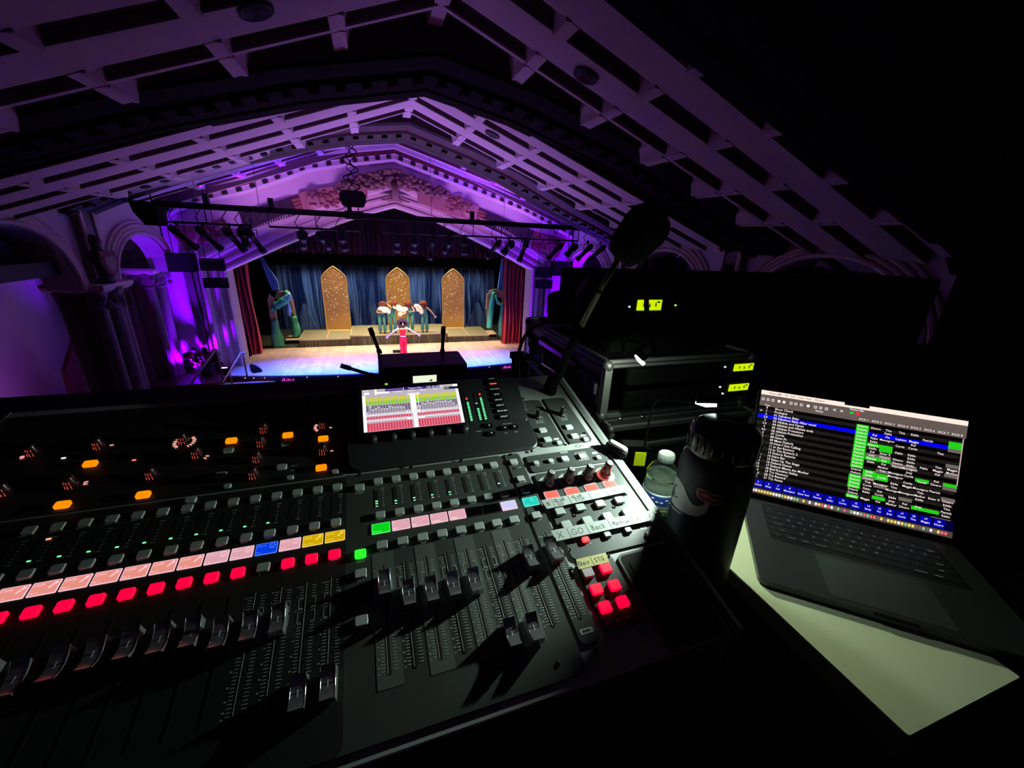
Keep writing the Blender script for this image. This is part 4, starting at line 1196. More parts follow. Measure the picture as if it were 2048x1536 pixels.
mb = CB()
yb = loc((0, .775, TZ + .003)); yf = loc((0, .235, TZ + .012))
sec = [(-309, -2), (235, -2), (240, -40), (yb[1], yb[2]), (yf[1], yf[2])]
mb.loft([[(x, y, z) for y, z in sec] for x in (-508, 380)], BODY)
mb.box((-64, -309.5, -4), (888, 2, 3), CHR)
for s, xa, xb in ((1, 380, 404), (-1, -508, -532)):
    pr = [(0, 0.5), (10, 0), (20, -5), (24, -14)]
    mb.loft([[(xa + s * a, y, b) for a, b in pr] + [(xa + s * 24, yy, zz), (xa, yy, zz)] for y, yy, zz in ((-309, yf[1], yf[2]), (-60, yf[1] * .45 + yb[1] * .55, yf[2] * .45 + yb[2] * .55), (235, yb[1], yb[2]))], BODY2)
mb.build('body', desk)
# inlays: dark fields of the strips
mb = CB()
def field(x0, x1, y0, y1, r=6, m=INL, h=.4): mb.prism(rr(x1 - x0, y1 - y0, r, 4, (x0 + x1) / 2, (y0 + y1) / 2), -2, h, m)
field(-500, 192, -300, 16, 8)
INLB = mat('desk_shaded_inlay', (.012, .014, .013), .55)  # darker copy of the inlay paints the left half as out of the lamplight
field(-500, -42, -300, 14, 8, INLB, .55)
for k in (0, 2, 4, 6): field(25 * k - 12.4, 25 * k + 12.4, -262, -118, 1, INL2, .7)
field(-500, -42, 20, 218, 8, INLB)
field(197, 222, -276, 16); field(231, 372, -30, 6); field(231, 376, -182, -34); field(231, 284, -272, -187)
field(268, 312, 22, 150); field(320, 366, 22, 150)
mb.build('control_field', desk)
mb = CB()
mb.prism(rr(84, 118, 9, 4, 332, -248), -1.5, .9, BODY2); mb.prism(rr(78, 112, 7, 4, 332, -248), -1.4, 1.0, BLK); mb.prism(rr(66, 100, 3, 2, 335, -251), -1.2, 1.6, mat('rubber_pad', (.012, .012, .012), .9, bump=.15, nscale=400))
mb.build('device_tray', desk)

# ---- controls
def bmesh_button(w_, h_, t_, m, key):
    mb = CB(); mb.prism(rr(w_ + 1.4, h_ + 1.4, 2.2), -.5, .6, BLK); mb.prism(rr(w_, h_, 2.0), 0, t_, m, ch=.7)
    return mb.mesh(key, False)


_BM = {}
def button(name, x, y, w_=12.4, h_=10.4, t_=4.2, m=BTN, label=None, corrected=False):
    k = (w_, h_, t_, m.name)
    if k not in _BM: _BM[k] = bmesh_button(w_, h_, t_, m, name)
    if not corrected: x, y = app(x, y, t_)
    o = link(name, _BM[k], desk, TR(x / 1000, y / 1000, 0))
    if label: o['label'] = label
    return o


leg = CB()                                   # all printed legends
def say(s_, x, y, size=2.6, m=LEG, h=.85, ax='CENTER'): text(leg, s_, size, m, x, y, h, ax=ax, off=.02)


STR = [('bus', k, 25. * k) for k in range(8)] + [('ch', 16 - k, -54.8 - 25 * k) for k in range(14)]
LIT = {16: 1, 15: 1, 14: 1, 12: 1, 11: 1, 10: 1, 9: 1, 8: 1, 7: 1, 6: 1, 5: 1, 4: 1, 3: 1}
def display(x, y, body, rim, lines, icon=None, w_=22.8, h_=15.2, tcol=None):
    x, y = app(x, y, 1.5)
    o = CB(); o.prism(rr(w_, h_, .8, 2), -.3, 1.3, rim); o.prism(rr(w_ - 1.4, h_ - 1.4, .5, 2), 0, 1.5, body)
    tc = tcol or rim
    for s_, tx, ty, sz in lines: text(o, s_, sz, tc, tx, ty, 1.7, ax='LEFT')
    if icon == 'mic':
        o.box((5.5, 1.5, 1.65), (1.6, 6.5, .1), tc, rot=RZ(-45)); o.prism([(8 + 1.5 * cos(a), 4.2 + 1.5 * sin(a)) for a in [i * pi / 4 for i in range(8)]], 1.5, 1.7, tc)
    if icon == 'face':
        for i in range(14):
            a = 2 * pi * i / 14; o.box((6 + 3.2 * cos(a), 2.5 + 3.2 * sin(a), 1.65), (1.5, .55, .1), tc, rot=Matrix.Rotation(a + pi / 2, 4, 'Z'))
        o.box((5, 3.2, 1.65), (1, .8, .1), tc); o.box((7.2, 3.2, 1.65), (1, .8, .1), tc); o.box((6, .9, 1.65), (2.4, .5, .1), tc)
    return o.build('channel_display', desk, M=TR(x / 1000, y / 1000, 0))


buswords = ['Deloris', 'Kel', 'Pat', 'Laylene', 'Maggie', '', '', 'Door Mic']
busD = [(D_GRN, E_GRN), (D_PNK, E_PNK), (D_PNK, E_PNK), (D_PNK, E_PNK), (D_PNK, E_PNK), (D_OFF, D_OFFR), (D_OFF, D_OFFR), (D_LAV, E_PNK)]
slot = CB()
TICK = []
def fader_scale(x, dense=True):
    """slot, tick marks, brackets and numbers of one fader"""
    one = CB(); one.prism(rr(2.4, 116, 1.1, 3, x, -193), -2.2, .9, BLK); one.box((x - 1.9, -193, .7), (.5, 114, .5), LEG); one.build('fader_slot', desk)
    n = 34
    for i in range(n + 1):
        y = -141 - 106 * i / n
        if 4 < i < 13 and i not in (8, 9): continue
        for s in (-1, 1): leg.box((x + s * 6.0, y, .85), (4.0 if i % 4 else 5.2, .45, .1), LEG)
    for y0, y1 in ((-155, -165), (-169, -180)):
        for s in (-1, 1):
            a, b = x + s * 4.2, x + s * 8.2
            for p, q in (((a, y0), (b, y0)), ((b, y0), (b, y1)), ((b, y1), (a, y1))): leg.bar((*p, .85), (*q, .85), .4, .1, LEG)
    for t_, y in (('10', -141), ('5', -152), ('0', -167), ('5', -182), ('10', -197), ('20', -211), ('30', -224), ('40', -235), ('60', -243), ('oo', -248)):
        say(t_, x - 10.3, y, 2.1)


CAPS = {'b0': -162, 'b1': -180, 'b2': -182, 'b3': -182, 'b4': -183, 'b5': -248, 'b6': -249, 'b7': -170, 'm': -168, 'c16': -246, 'c15': -247, 'c14': -175, 'c13': -176, 'c12': -176, 'c11': -169, 'c10': -168, 'c9': -166, 'c8': -168, 'c7': -170, 'c6': -175, 'c5': -168, 'c4': -168, 'c3': -168}
def cap_mesh(red=False):
    mb = CB(); N = 10; rings = []
    L, W_, W2 = 28., 13.2, 15.0
    for i in range(N + 1):
        u = -1 + 2 * i / N; y = u * L / 2; top = 8.5 + 5.2 * u * u
        rings.append([(-W2 / 2, y, 1.8), (-W_ / 2, y, top - .8), (-W_ / 2 + .8, y, top), (W_ / 2 - .8, y, top), (W_ / 2, y, top - .8), (W2 / 2, y, 1.8)])
    mb.loft(rings, CAPM)
    for s in (-1, 1):
        mb.tube([(s * (W_ / 2 - .3), -L / 2 + L * i / N, 8.5 + 5.2 * (2 * i / N - 1) ** 2 - .1) for i in range(N + 1)], .35, CHR, 4)  # thin chrome rods draw the side highlight of the cap
    mb.box((0, 0, 8.5), (W_ - .4, .9, .3), BLK); mb.box((0, 0, 8.7), (1.2, 7, .12), LEG)
    if red: mb.box((0, -L / 2 + .2, 5), (W2 - 1, 1.2, 5.5), mat('red_plastic', (.5, .01, .03), .4))
    mb.box((0, 0, .2), (2, 8, 3.6), BLK)
    return mb.mesh('fader_cap')


CM, CMR = cap_mesh(), cap_mesh(True)
for kind, k, x in STR:
    button('select_button', x, 0)
    say('SELECT', x, -9.2)
    button('solo_button', x, -59.6); say('SOLO', x, -68.6)
    lit = kind == 'ch' and LIT.get(k)
    if kind == 'ch' and k == 13: lit = 0
    button('mute_button', x, -105.6, m=G_RED if lit else BTN, label='mute button lit red' if lit else None, w_=13.2, h_=11.2)
    say('MUTE', x, -115)
    # level meter slot and its figures
    one = CB(); one.box((x - 3.5, -33, .5), (4.6, 30, .6), BLK); one.build('meter_slot', desk)
    for i, s_ in enumerate(('COMP', 'CLIP', '6', '12', '18', '30', '60', 'PRE' if kind == 'bus' else 'GATE')): say(s_, x + 5.2, -17 - i * 4.3, 2.0)
    mb = CB()
    if kind == 'bus':
        if k < 5:
            mb.box((x - 3.5, -42.5, 1), (3.2, 1.5, .5), G_LED); mb.box((x - 3.5, -47, 1), (3.2, .8, .4), G_LEDW)
            if k == 0: mb.box((x - 3.5, -38.5, 1), (3.2, 1.6, .5), G_LED)
        elif k == 7: mb.box((x - 3.5, -41, 1), (3.2, 1.6, .5), G_LEDW)
        d, r_ = busD[k]
        wd = buswords[k]
        display(x, -81.6, d, r_, [(str(k + 1), -10, 4, 3.4), (wd, -10, -4.6, 3.6)] if wd else [], tcol=E_WHT if 0 < k < 5 else None)
    else:
        if 3 < k < 13: mb.box((x - 3.5, -45.5, 1), (3.2, 1.5, .5), G_LED if k != 6 else G_LED)
        if k == 13: mb.box((x - 3.5, -45.5, 1), (3.2, 1.5, .5), G_LED)
        col, rim = (D_SAL, E_PNK) if k < 11 else (D_PNK, E_PNK)
        if k == 13: col, rim = D_BLU, E_BLU
        if k > 14: col, rim = D_YEL, E_YEL
        nm = {16: 'MP3 IN', 15: 'Mic Hand', 14: 'Mic 2', 13: 'Mic 1', 12: 'Curtis', 11: 'Joey'}.get(k, 'Mic %d' % k)
        display(x, -81.6, col, rim, [('Ch%02d' % k, -10, 3.6, 4.2), (nm, -10, -4.8, 3.0)], icon='face' if 10 < k < 15 else 'mic')
    if mb.v: mb.build('level_light', desk)
    if kind == 'bus' or k > 12: fader_scale(x)
    else: one = CB(); one.prism(rr(2.4, 116, 1.1, 3, x, -193), -2.2, .9, BLK); one.build('fader_slot', desk)
    ky = CAPS[('b%d' % k) if kind == 'bus' else 'c%d' % k]
    link('fader_cap', CM, desk, TR(x / 1000, ky / 1000, 0))
# main strip
X = 208.7
button('select_button', X, 0); say('SELECT', X, -9); slot.box((X - 4, -16, .5), (4.6, 5, .6), BLK); say('COMP', X + 5, -16, 2)
button('clear_solo_button', X, -36.5); say('CLEAR SOLO', X, -45.5, 2.2); button('solo_button', X, -59.6); say('SOLO', X, -68.6)
display(X, -81.6, D_CYA, E_CYA, [('M', -9, 3.6, 3.6), ('))', 0, 2.5, 7), ('Main', -9, -5, 2.6)])
button('mute_button', X, -105.6, w_=13.2, h_=11.2); say('MUTE', X, -115)
fader_scale(X); link('fader_cap', CMR, desk, TR(X / 1000, CAPS['m'] / 1000, 0))['label'] = 'main fader cap with red front'
leg.prism(rr(16, 6, 1, 2, X, -264), .3, .7, LEG); text(leg, 'MAIN', 4, BLK, X, -264, .8, off=.02)
# layer buttons between the two fader banks
X = -25.5
for y, m, l1, l2, lab in ((-7, BTN, 'SENDS', 'ON FADER', None), (-112, G_GRN, 'GROUP', 'DCA 1-8', 'layer button lit bright green'), (-138, BTN, 'BUS 1-8', '', None), (-165, mat('unlit_button', (.03, .02, .02), .5), 'BUS 9-16', '', 'unlit dark layer button'), (-192, BTN, 'MATRIX 1-6', 'MAIN C', None)):
    button('layer_button', X, y, m=m, label=lab, w_=13, h_=11)
    say(l1, X, y - 9.5, 2.3); say(l2, X, y - 12.5, 2.3)
slot.build('indicator_window', desk)
# ---- assign section
for i, x in enumerate((245, 270.5, 296)): pass
for x, w_, s_, px in ((245, 9, 'PREV', 1), (271, 9, 'NEXT', 1), (297, 12.4, 'UNDO', 0), (330, 13, 'GO', 0)):
    button('scene_button', x, -9, w_=w_, h_=w_ * .85); say(s_, x, -18, 2.2)
leg.prism([(a, b) for a, b in rr(20, 18, 2, 2, 328, -10.5)], .2, .5, LEG); leg.prism(rr(18.8, 16.8, 2, 2, 328, -10.5), .3, .6, INL)
button('view_button', 357, -17, w_=9, h_=7.5); leg.prism(rr(10, 4.5, 1, 2, 354, -8), .3, .7, LEG)
say('SCENES', 300, 2.5, 4.2); say('ASSIGN', 300, -33, 3)
for x in (248, 281.5, 314.5, 348):            # round collars with knobs
    xx, yy = x - 2, -58
    k = CB(); k.lathe([(16, .3), (16, 1.1), (14.5, 1.3), (14.4, .9), (.01, .9)], BODY, TR(xx, yy, 0), 32)
    k.build('knob_collar', desk)
    lit = x > 340
    g = CB(); body_m = mat('clear_red_knob', (.16, .01, .015), .25, coat=.5) if lit else mat('smoky_knob', (.028, .008, .012), .28, coat=.4)
    prof = [(9.5, 1), (9.0, 10), (6.2, 17), (5.6, 28), (4.9, 29)]
    seg = 24
    g.loft([[((r + (.35 if j % 2 else 0)) * cos(2 * pi * j / seg), (r + (.35 if j % 2 else 0)) * sin(2 * pi * j / seg), z) for j in range(seg)] for r, z in prof], body_m, M=TR(xx, yy, 0))
    o = g.build('assign_knob', desk, True)
    c_ = CB(); c_.lathe([(.01, 29.6), (3.6, 29.6), (4.7, 29.0)], mat('knob_tip', (.35, .37, .36), .4), TR(xx, yy, 0), 20)
    if lit:
        o['label'] = 'clear red assign knob lit from inside'
        for i in range(13):
            a = radians(100 + 14 * i); c_.box((xx + 11.4 * cos(a), yy + 11.4 * sin(a), 1.6), (3.6, 1.0, .6), em('knob_ring_led', (1, .16, .12), 1.5), rot=Matrix.Rotation(a, 4, 'Z'))
        for i in range(9):
            a = radians(40 * i); c_.box((xx + 8.2 * cos(a), yy + 8.2 * sin(a), 12), (.5, .5, 9), G_KN, rot=Matrix.Rotation(a, 4, 'Z') @ RX(0))
    c_.build('knob_tip', o)
for i, x in enumerate((245, 279, 313, 346)):
    yy = -80 + (.5 if i > 2 else 0)
    display(x - .5, -76.5, D_ORR, E_PNK, [('', 0, 0, 1)], w_=22, h_=13)
for r_, y in ((0, -106.5), (1, -129.2)):
    for i, x in enumerate((245.3, 278.7, 312, 345.5)):
        button('assign_button', x, y, w_=14.4, h_=11.6, t_=4.6); say(str(5 + i + 4 * r_), x + 1, y - 9.6, 2.6)
for i, x in enumerate((262, 296, 330)):
    button('layer_button', x, -157, w_=10, h_=7.6, m=em('lit_coral', (1, .06, .07), 1.3) if i == 0 else BTN, label='small assign layer button lit coral red' if i == 0 else None); say('ABC'[i], x + 2.5, -165.5, 2.6)
button('view_button', 357, -170, w_=9, h_=7.5); leg.prism(rr(10, 4.8, 1, 2, 353, -160.5), .3, .7, LEG); text(leg, 'VIEW', 2.2, BLK, 353, -160.5, .8)
say('SET', 245, -158, 2.6)
for i, (x, y) in enumerate(((243, -201), (269, -201), (244, -223), (269, -224), (244, -245), (268.5, -244.5))):
    button('mute_group_button', x, y, w_=14.6, h_=12.4, t_=5, m=G_RED if i else mat('pale_pink_button', (.50, .40, .42), .45), label='mute group button glowing red' if i else 'unlit pale mute group button'); say(str(i + 1), x + 4, y - 10, 2.4)
say('MUTE GROUPS', 257, -263, 3)
# monitor / talkback
for (x, lab1) in ((286, 'MONO'), (339, 'TALK A')): button('monitor_button', x, 65.5, w_=14, h_=10.4); say(lab1, x, 56.5, 2.4)
for (x, lab1) in ((285.5, 'DIM'), (339, 'TALK B')): button('monitor_button', x, 41, w_=14, h_=10.4); say(lab1, x + 2, 32, 2.4)
for x in (303, 356): button('view_button', x, 29.5, w_=9.5, h_=8); leg.prism(rr(10, 4, 1, 2, x - 2.5, 37), .3, .7, LEG)
for x, y, s_ in ((288, 98, 'PHONES LEVEL'), (338, 98, 'TALK LEVEL'), (268, 138, 'MONITOR LEVEL')):
    k = CB(); k.lathe([(6.8, .3), (6.6, 4), (5.2, 6), (4.8, 17), (4.2, 18), (.01, 18)], mat('black_knob', (.01, .01, .011), .5), TR(x, y, 0), 20); k.box((x, y + 2.5, 18.1), (1, 5, .3), LEG); k.build('level_knob', desk, False)
    for i in range(11):
        a = radians(-130 + 26 * i + 90); leg.box((x + 9.5 * cos(a), y + 9.5 * sin(a), .8), (1.2, 1.2, .1), LEG)
    say('MIN   MAX', x, y - 10, 2.6); say(s_, x, y - 14.5, 2.6)
leg.tube([(x, y, .8) for x, y in [(338 + 4 * cos(radians(a)), 14 + 3 * sin(radians(a))) for a in range(0, 360, 30)]], .4, LEG, 4); leg.box((345, 14, .8), (5, 1, .2), LEG)

# ---- channel strip section at the upper left
ENC = [(63, 898, 3), (195, 885, 1), (365, 875, 12), (392, 903, 2), (301, 944, 0), (139, 962, 2), (6, 976, 0), (527, 854, 0), (521, 881, 0), (513, 911, 0), (506, 944, 0), (645, 845, 9), (645, 897, 1)]
for i, (px, py, n) in enumerate(ENC):
    x, y = C(px, py, 10)
    g = CB(); g.lathe([(7.4, .5), (7.0, 9), (5.6, 12), (5.0, 17), (4.2, 18), (.01, 18)], mat('smoky_knob', (.028, .008, .012), .28, coat=.4), TR(x, y, 0), 20)
    o = g.build('encoder', desk, True)
    c_ = CB()
    for a in (-125, -97, -70):
        ar = radians(a); c_.bar((x + 7.6 * cos(ar), y + 7.6 * sin(ar), 2.5), (x + 6.0 * cos(ar), y + 6.0 * sin(ar), 12.5), .55, .5, G_KN, up=(cos(ar), sin(ar), 0))
    c_.build('glow_line', o)
    if n:
        c_ = CB()
        angs = {12: list(range(150, 236, 17)) + list(range(-55, 60, 17)), 9: [150, 165, 180, 195, 210, 225, -20], 3: [195, 212], 2: [-10, -32] if px > 350 else [20, 2], 1: [10]}[n]
        for a in angs:
            ar = radians(a); c_.box((x + 12 * cos(ar), y + 12 * sin(ar), 1.2), (4.2, 1.3, .6), em('encoder_ring_led', (1, .42, .34), 1.2), rot=Matrix.Rotation(ar, 4, 'Z'))
        c_.build('ring_light', o)
for (px, py) in ((123, 1007), (179, 925), (285, 987), (462, 879), (575, 868), (646, 875), (642, 933)):
    x, y = C(px, py, 5); button('function_button', x, y, w_=14.5, h_=9.6, t_=5, m=G_ORG, label='function button lit orange', corrected=True)
for (px, py, w_) in ((563, 932, 13), (580, 953, 9), (441, 948, 13), (454, 970, 9), (571, 887, 13), (456, 899, 13), (670, 941, 9), (381, 998, 12), (115, 905, 0)):
    if not w_: continue
    x, y = C(px, py, 4); button('function_button', x, y, w_=w_, h_=w_ * .72, t_=4, corrected=True)
lb = CB()
for px, py, m in ((127, 916, G_LEDW), (97, 1078, G_LEDO), (268, 920, em('led_scarlet', (1, .2, .15), 1.2))):
    x, y = C(px, py, 1); lb.box((x, y, 1), (4.5, 2.2, .6), m)
lb.build('status_light', desk)
say('VIEW', *C(585, 942), 2.4); say('MAIN LR', *C(588, 932), 2.2)

# ---- raised screen housing
th = math.atan(.377)
MM = Matrix.Translation((0, 85.7, 14)) @ Matrix.Rotation(th, 4, 'X')        # sloped plane, millimetres
mb = CB()
def ring(z0, z1, x0, x1, ya, yb): return None
pl = rr(302, 66, 16, 5, 111, 53)
mb.loft([[(x, y, -1) for x, y in pl], [(x, y, 3.5 + (y - 22) * .155) for x, y in pl], [(111 + (x - 111) * .99, 53 + (y - 53) * .96, 5.0 + (y - 22) * .155) for x, y in pl]], MODU)
P = lambda u, v, w_: tuple(MM @ Vector((u, v, w_)))
out = rr(302, 103, 14, 5, 111, 41.5)
mb.loft([[P(x, y, -40 if y > 0 else -14) for x, y in out], [P(x, y, -1.2) for x, y in out], [P(111 + (x - 111) * .99, 41.5 + (y - 41.5) * .975, 0) for x, y in out]], MODU)
# bezel of the display
bz = rr(177, 102, 10, 4, 62, 37)
mb.loft([[P(x, y, -.5) for x, y in bz], [P(x, y, 5.5) for x, y in bz], [P(62 + (x - 62) * .97, 37 + (y - 37) * .96, 7) for x, y in bz]], BLKG if False else mat('bezel_black', (.006, .006, .007), .3))
mb.build('screen_housing', desk)
S = CB(); SW, SH = 161., 79.5
MS = MM @ Matrix.Translation((-16, 0, 7.4))
def rect(x0, y0, x1, y1, m, z=.2): S.add([(x0 * SW, y0 * SH, z), (x1 * SW, y0 * SH, z), (x1 * SW, y1 * SH, z), (x0 * SW, y1 * SH, z)], [(0, 1, 2, 3)], m, MS)
sB = em('screen_grey', (.50, .45, .52)); sW = em('screen_white', (1, .95, 1), 1.1); sP = em('screen_purple', (.03, .01, .16)); sR = em('screen_red', (.62, .06, .12)); sRl = em('screen_red_light', (1, .35, .42)); sG = em('screen_green', (.25, .62, .02)); sY = em('screen_yellow', (.62, .62, .04)); sD = em('screen_slate', (.16, .12, .20)); sDk = em('screen_dark', (.01, .01, .03))
rect(0, 0, 1, 1, sW, 0); rect(.03, .0, .97, .87, sB); rect(0, .86, .95, 1, sB, .22); rect(.23, .93, .80, 1, sP, .3); rect(.85, .87, 1, .935, sDk, .3); rect(.58, .955, .62, .97, sB, .4); rect(.125, .86, .145, 1, sW, .35)
rect(.13, .88, .27, .925, sW, .35); rect(.235, .965, .42, .97, sW, .4); rect(.415, .93, .42, 1, sW, .4)
for i, t_ in enumerate(('DYNAMICS', 'METERS', 'METERS', 'DCA', 'RTA')): text(S, t_, 3.2, sW, (.36 + .13 * i) * SW, .90 * SH, .5, M=MS)
text(S, 'Theatre Mix', 4.2, sW, .53 * SW, .965 * SH, .5, M=MS)
for i in range(2):
    for j in range(2): text(S, ('L: 48K', 'A: S16')[j] + '  OK', 3.0, sW, (.70 + .09 * i) * SW, (.975 - .03 * j) * SH, .5, M=MS)
text(S, '18:54:30', 4.6, sY, .90 * SW, .968 * SH, .5, M=MS); text(S, 'HOME', 3, sW, .04 * SW, .97 * SH, .5, M=MS); rect(.02, .88, .07, .93, sW, .4)
rect(.45, .80, .58, .84, sW, .3); text(S, 'INPUT CHANNELS', 2.6, sDk, .515 * SW, .82 * SH, .5, M=MS)
for g, x0 in ((0, .035), (1, .53)):
    for i in range(16):
        a = x0 + i * .0272; b = a + .021
        rect(a, .70, b, .795, sY, .3); rect(a, .615, b, .70, sG, .3); rect(a, .41, b, .60, sD, .3)
        hh = (.44, .58, .50, .52, .55, .50, .50, .50, .55, .53, .52, .52, .52, .50, .42, .42)[i] if g == 0 else (.50, .50, .56, .54, .58, .55, .54, .56, .57, .56, .56, .57, .54, .56, .50, .44)[i]
        rect(a + .008, .42, a + .012, hh, sW, .4); rect(a + .003, hh - .01, a + .017, hh + .008, sW, .5); rect(a + .004, .395, a + .017, .41, sW, .4)
        rect(a - .002, .275, b + .004, .335, sRl, .3); rect(a, .28, b, .33, sR, .4)
        rect(a - .002, .0, b + .004, .19, sRl, .3); rect(a, .005, b + .001, .185, sR, .4)
rect(.475, .36, .56, .80, sW, .25); rect(.485, .0, .525, .35, sW, .35); rect(.03, .36, .97, .375, sW, .3); rect(.03, .235, .97, .25, sW, .3)
rect(.42, .345, .60, .375, sW, .45); text(S, 'AUX / BUS MASTERS', 2.6, sDk, .51 * SW, .36 * SH, .6, M=MS); rect(.42, .205, .60, .235, sW, .45); text(S, 'MATRIX / MAIN', 2.6, sDk, .51 * SW, .22 * SH, .6, M=MS)
S.build('touch_display', desk)
for x in (-4, 26, 55, 83.5, 112, 141):
    v = -13
    k = CB(); M = MM @ Matrix.Translation((x, v, 4))
    k.lathe([(7.6, -6), (7.4, 5), (6.6, 7), (6.0, 10), (.01, 10)], mat('black_knob', (.01, .01, .011), .5), M, 20); k.box((5.2, -2, 8), (1.3, 1.3, 4.4), LEG, M); k.build('display_knob', desk, True)
for i, s_ in enumerate(('HOME', 'METERS', 'ROUTING', 'SETUP', 'LIBRARY', 'EFFECTS', 'MUTE GRP', 'UTILITY')):
    v = 88 - 11.8 * i; k = CB(); M = MM @ Matrix.Translation((212 + .8 * i, v, 0))
    k.prism(rr(21, 8.6, 1.5, 2), -1, 3.4, BLKG, M, ch=.5)
    text(k, s_, 3.9, em('meters_lit', (1, .12, .04), 1.4) if i == 1 else mat('button_print', (.8, .82, .8), .6), 0, 0, 3.6, M=M, off=.03)
    o = k.build('page_button', desk)
    if i == 1: o['label'] = 'METERS page button with legend lit red'
# stereo level meters
for x, n, hi in ((162, 11, 0), (178, 7, 1), (187.5, 13, 0)):
    k = CB(); M = MM @ Matrix.Translation((x - 3 + 0, 5, 0))
    k.box((0, 27, .2), (7, 62, .6), BLK, M)
    for i in range(n): k.box((-.04 * i, 1 + i * 3.6, .8), (3.6, 1.6, .4), G_LED, M)
    if x != 178: k.box((-1, (n + 1) * 3.6 + 1, .8), (3.4, 1.8, .4), G_LEDR, M); k.box((-1, (n + 2) * 3.6, .8), (3.4, 1.2, .4), G_LEDR, M)
    else: k.box((-1, 34, .8), (3.2, 1.5, .4), G_LEDW, M)
    k.build('level_meter', desk)
for x, y, s_ in ((186, 74.5, 0), (186, 57, 180), (212, 65.5, 90), (230, 65.5, -90)):
    z = 5 + (y - 22) * .155; k = CB(); M = TR(x, y, z)
    k.prism(rr(13, 9.6, 2.5, 3), -1, 3.2, BLKG, M, ch=.5)
    M2 = M @ RZ(s_); k.add([(-2, -1.6, 3.5), (2, -1.6, 3.5), (0, 2.2, 3.5)], [(0, 1, 2)], mat('button_print', (.8, .82, .8), .6), M2)
    k.build('arrow_button', desk)
for s_, x, y in (('LAYER', 166, 66), ('PAGE SELECT', 220, 76), ('ESC', 212, 56), ('TAB', 230, 56)): text(leg, s_, 3.0, LEG, x, y, 5.3 + (y - 22) * .155, off=.02)
leg.build('printed_legend', desk)
# screws
for px, py in ((1192, 1303), (1115, 1328), (975, 1373), (1226, 870), (1137, 888), (1063, 903), (1021, 910), (922, 922), (822, 935), (1149, 1031), (1228, 1014), (1138, 1100), (1083, 890), (1169, 867), (1150, 1128), (1216, 1112), (719, 950)):
    x, y = C(px, py); k = CB(); k.lathe([(2.6, .5), (2.6, 1.3), (1.9, 1.6), (1.2, .9), (.01, .8)], mat('black_screw', (.01, .01, .01), .3, .6), TR(x, y, 0), 14); k.build('screw', desk, True)

# ---- tape strips with handwriting (stuck on: things of their own)
GLY = {'X': [[(0, 0), (1, 1)], [(.05, 1), (.95, 0)]], 'G': [[(.95, .85), (.5, 1), (.05, .6), (.1, .15), (.5, 0), (.9, .15), (.9, .45), (.5, .45)]], 'O': [[(.5, 1), (.1, .75), (.05, .3), (.45, 0), (.9, .25), (.95, .75), (.5, 1)]],
       'B': [[(.1, 1), (.15, 0)], [(.1, 1), (.8, .85), (.7, .55), (.15, .5), (.9, .35), (.75, .05), (.15, 0)]], 'a': [[(.8, .5), (.3, .6), (.1, .2), (.4, 0), (.8, .3), (.8, .55), (.85, 0)]], 'c': [[(.85, .5), (.4, .6), (.1, .3), (.4, 0), (.85, .1)]],
       'K': [[(.1, 1), (.12, 0)], [(.8, .7), (.15, .35), (.85, 0)]], 'M': [[(.0, 0), (.1, 1), (.45, .4), (.85, 1), (.95, 0)]], 'r': [[(.2, 0), (.2, .6)], [(.2, .4), (.5, .6), (.85, .55)]], 'u': [[(.1, .6), (.15, .1), (.5, 0), (.85, .3), (.85, .6), (.9, 0)]],
       'e': [[(.1, .3), (.85, .35), (.6, .6), (.15, .45), (.15, .1), (.5, 0), (.85, .1)]], 'Q': [[(.5, 1), (.1, .7), (.1, .3), (.5, .05), (.9, .3), (.9, .7), (.5, 1)], [(.6, .35), (1, -.05)]], 'L': [[(.15, 1), (.15, 0), (.8, 0)]], 'l': [[(.4, 1), (.4, 0)]],
       'S': [[(.9, .9), (.4, 1), (.1, .75), (.8, .35), (.6, 0), (.1, .1)]], 'T': [[(0, .95), (1, 1)], [(.5, 1), (.5, 0)]], 'P': [[(.15, 0), (.15, 1), (.85, .85), (.75, .5), (.15, .45)]], 'n': [[(.15, 0), (.15, .6)], [(.15, .4), (.55, .6), (.85, .4), (.85, 0)]], 'i': [[(.4, .55), (.4, 0)], [(.4, .8), (.42, .84)]],
       'N': [[(.1, 0), (.15, 1), (.8, 0), (.85, 1)]], 'C': [[(.9, .85), (.4, 1), (.05, .5), (.35, 0), (.9, .15)]], 'h': [[(.1, 1), (.1, 0)], [(.1, .4), (.5, .6), (.8, .4), (.8, 0)]], 'o': [[(.5, .6), (.15, .4), (.3, 0), (.75, .1), (.8, .5), (.5, .6)]], '|': [[(.4, 1.5), (.6, -.6)]], ' ': []}
INK = mat('black_marker', (.01, .01, .015), .7)


def write(mb, s_, x, y, w_, h_, M, pen=.55):
    for i, ch in enumerate(s_):
        for pl in GLY[ch]: stroke(mb, [(x + (i + a * .8) * w_ / len(s_), y + b * h_) for a, b in pl], pen, INK, M, z=.12)


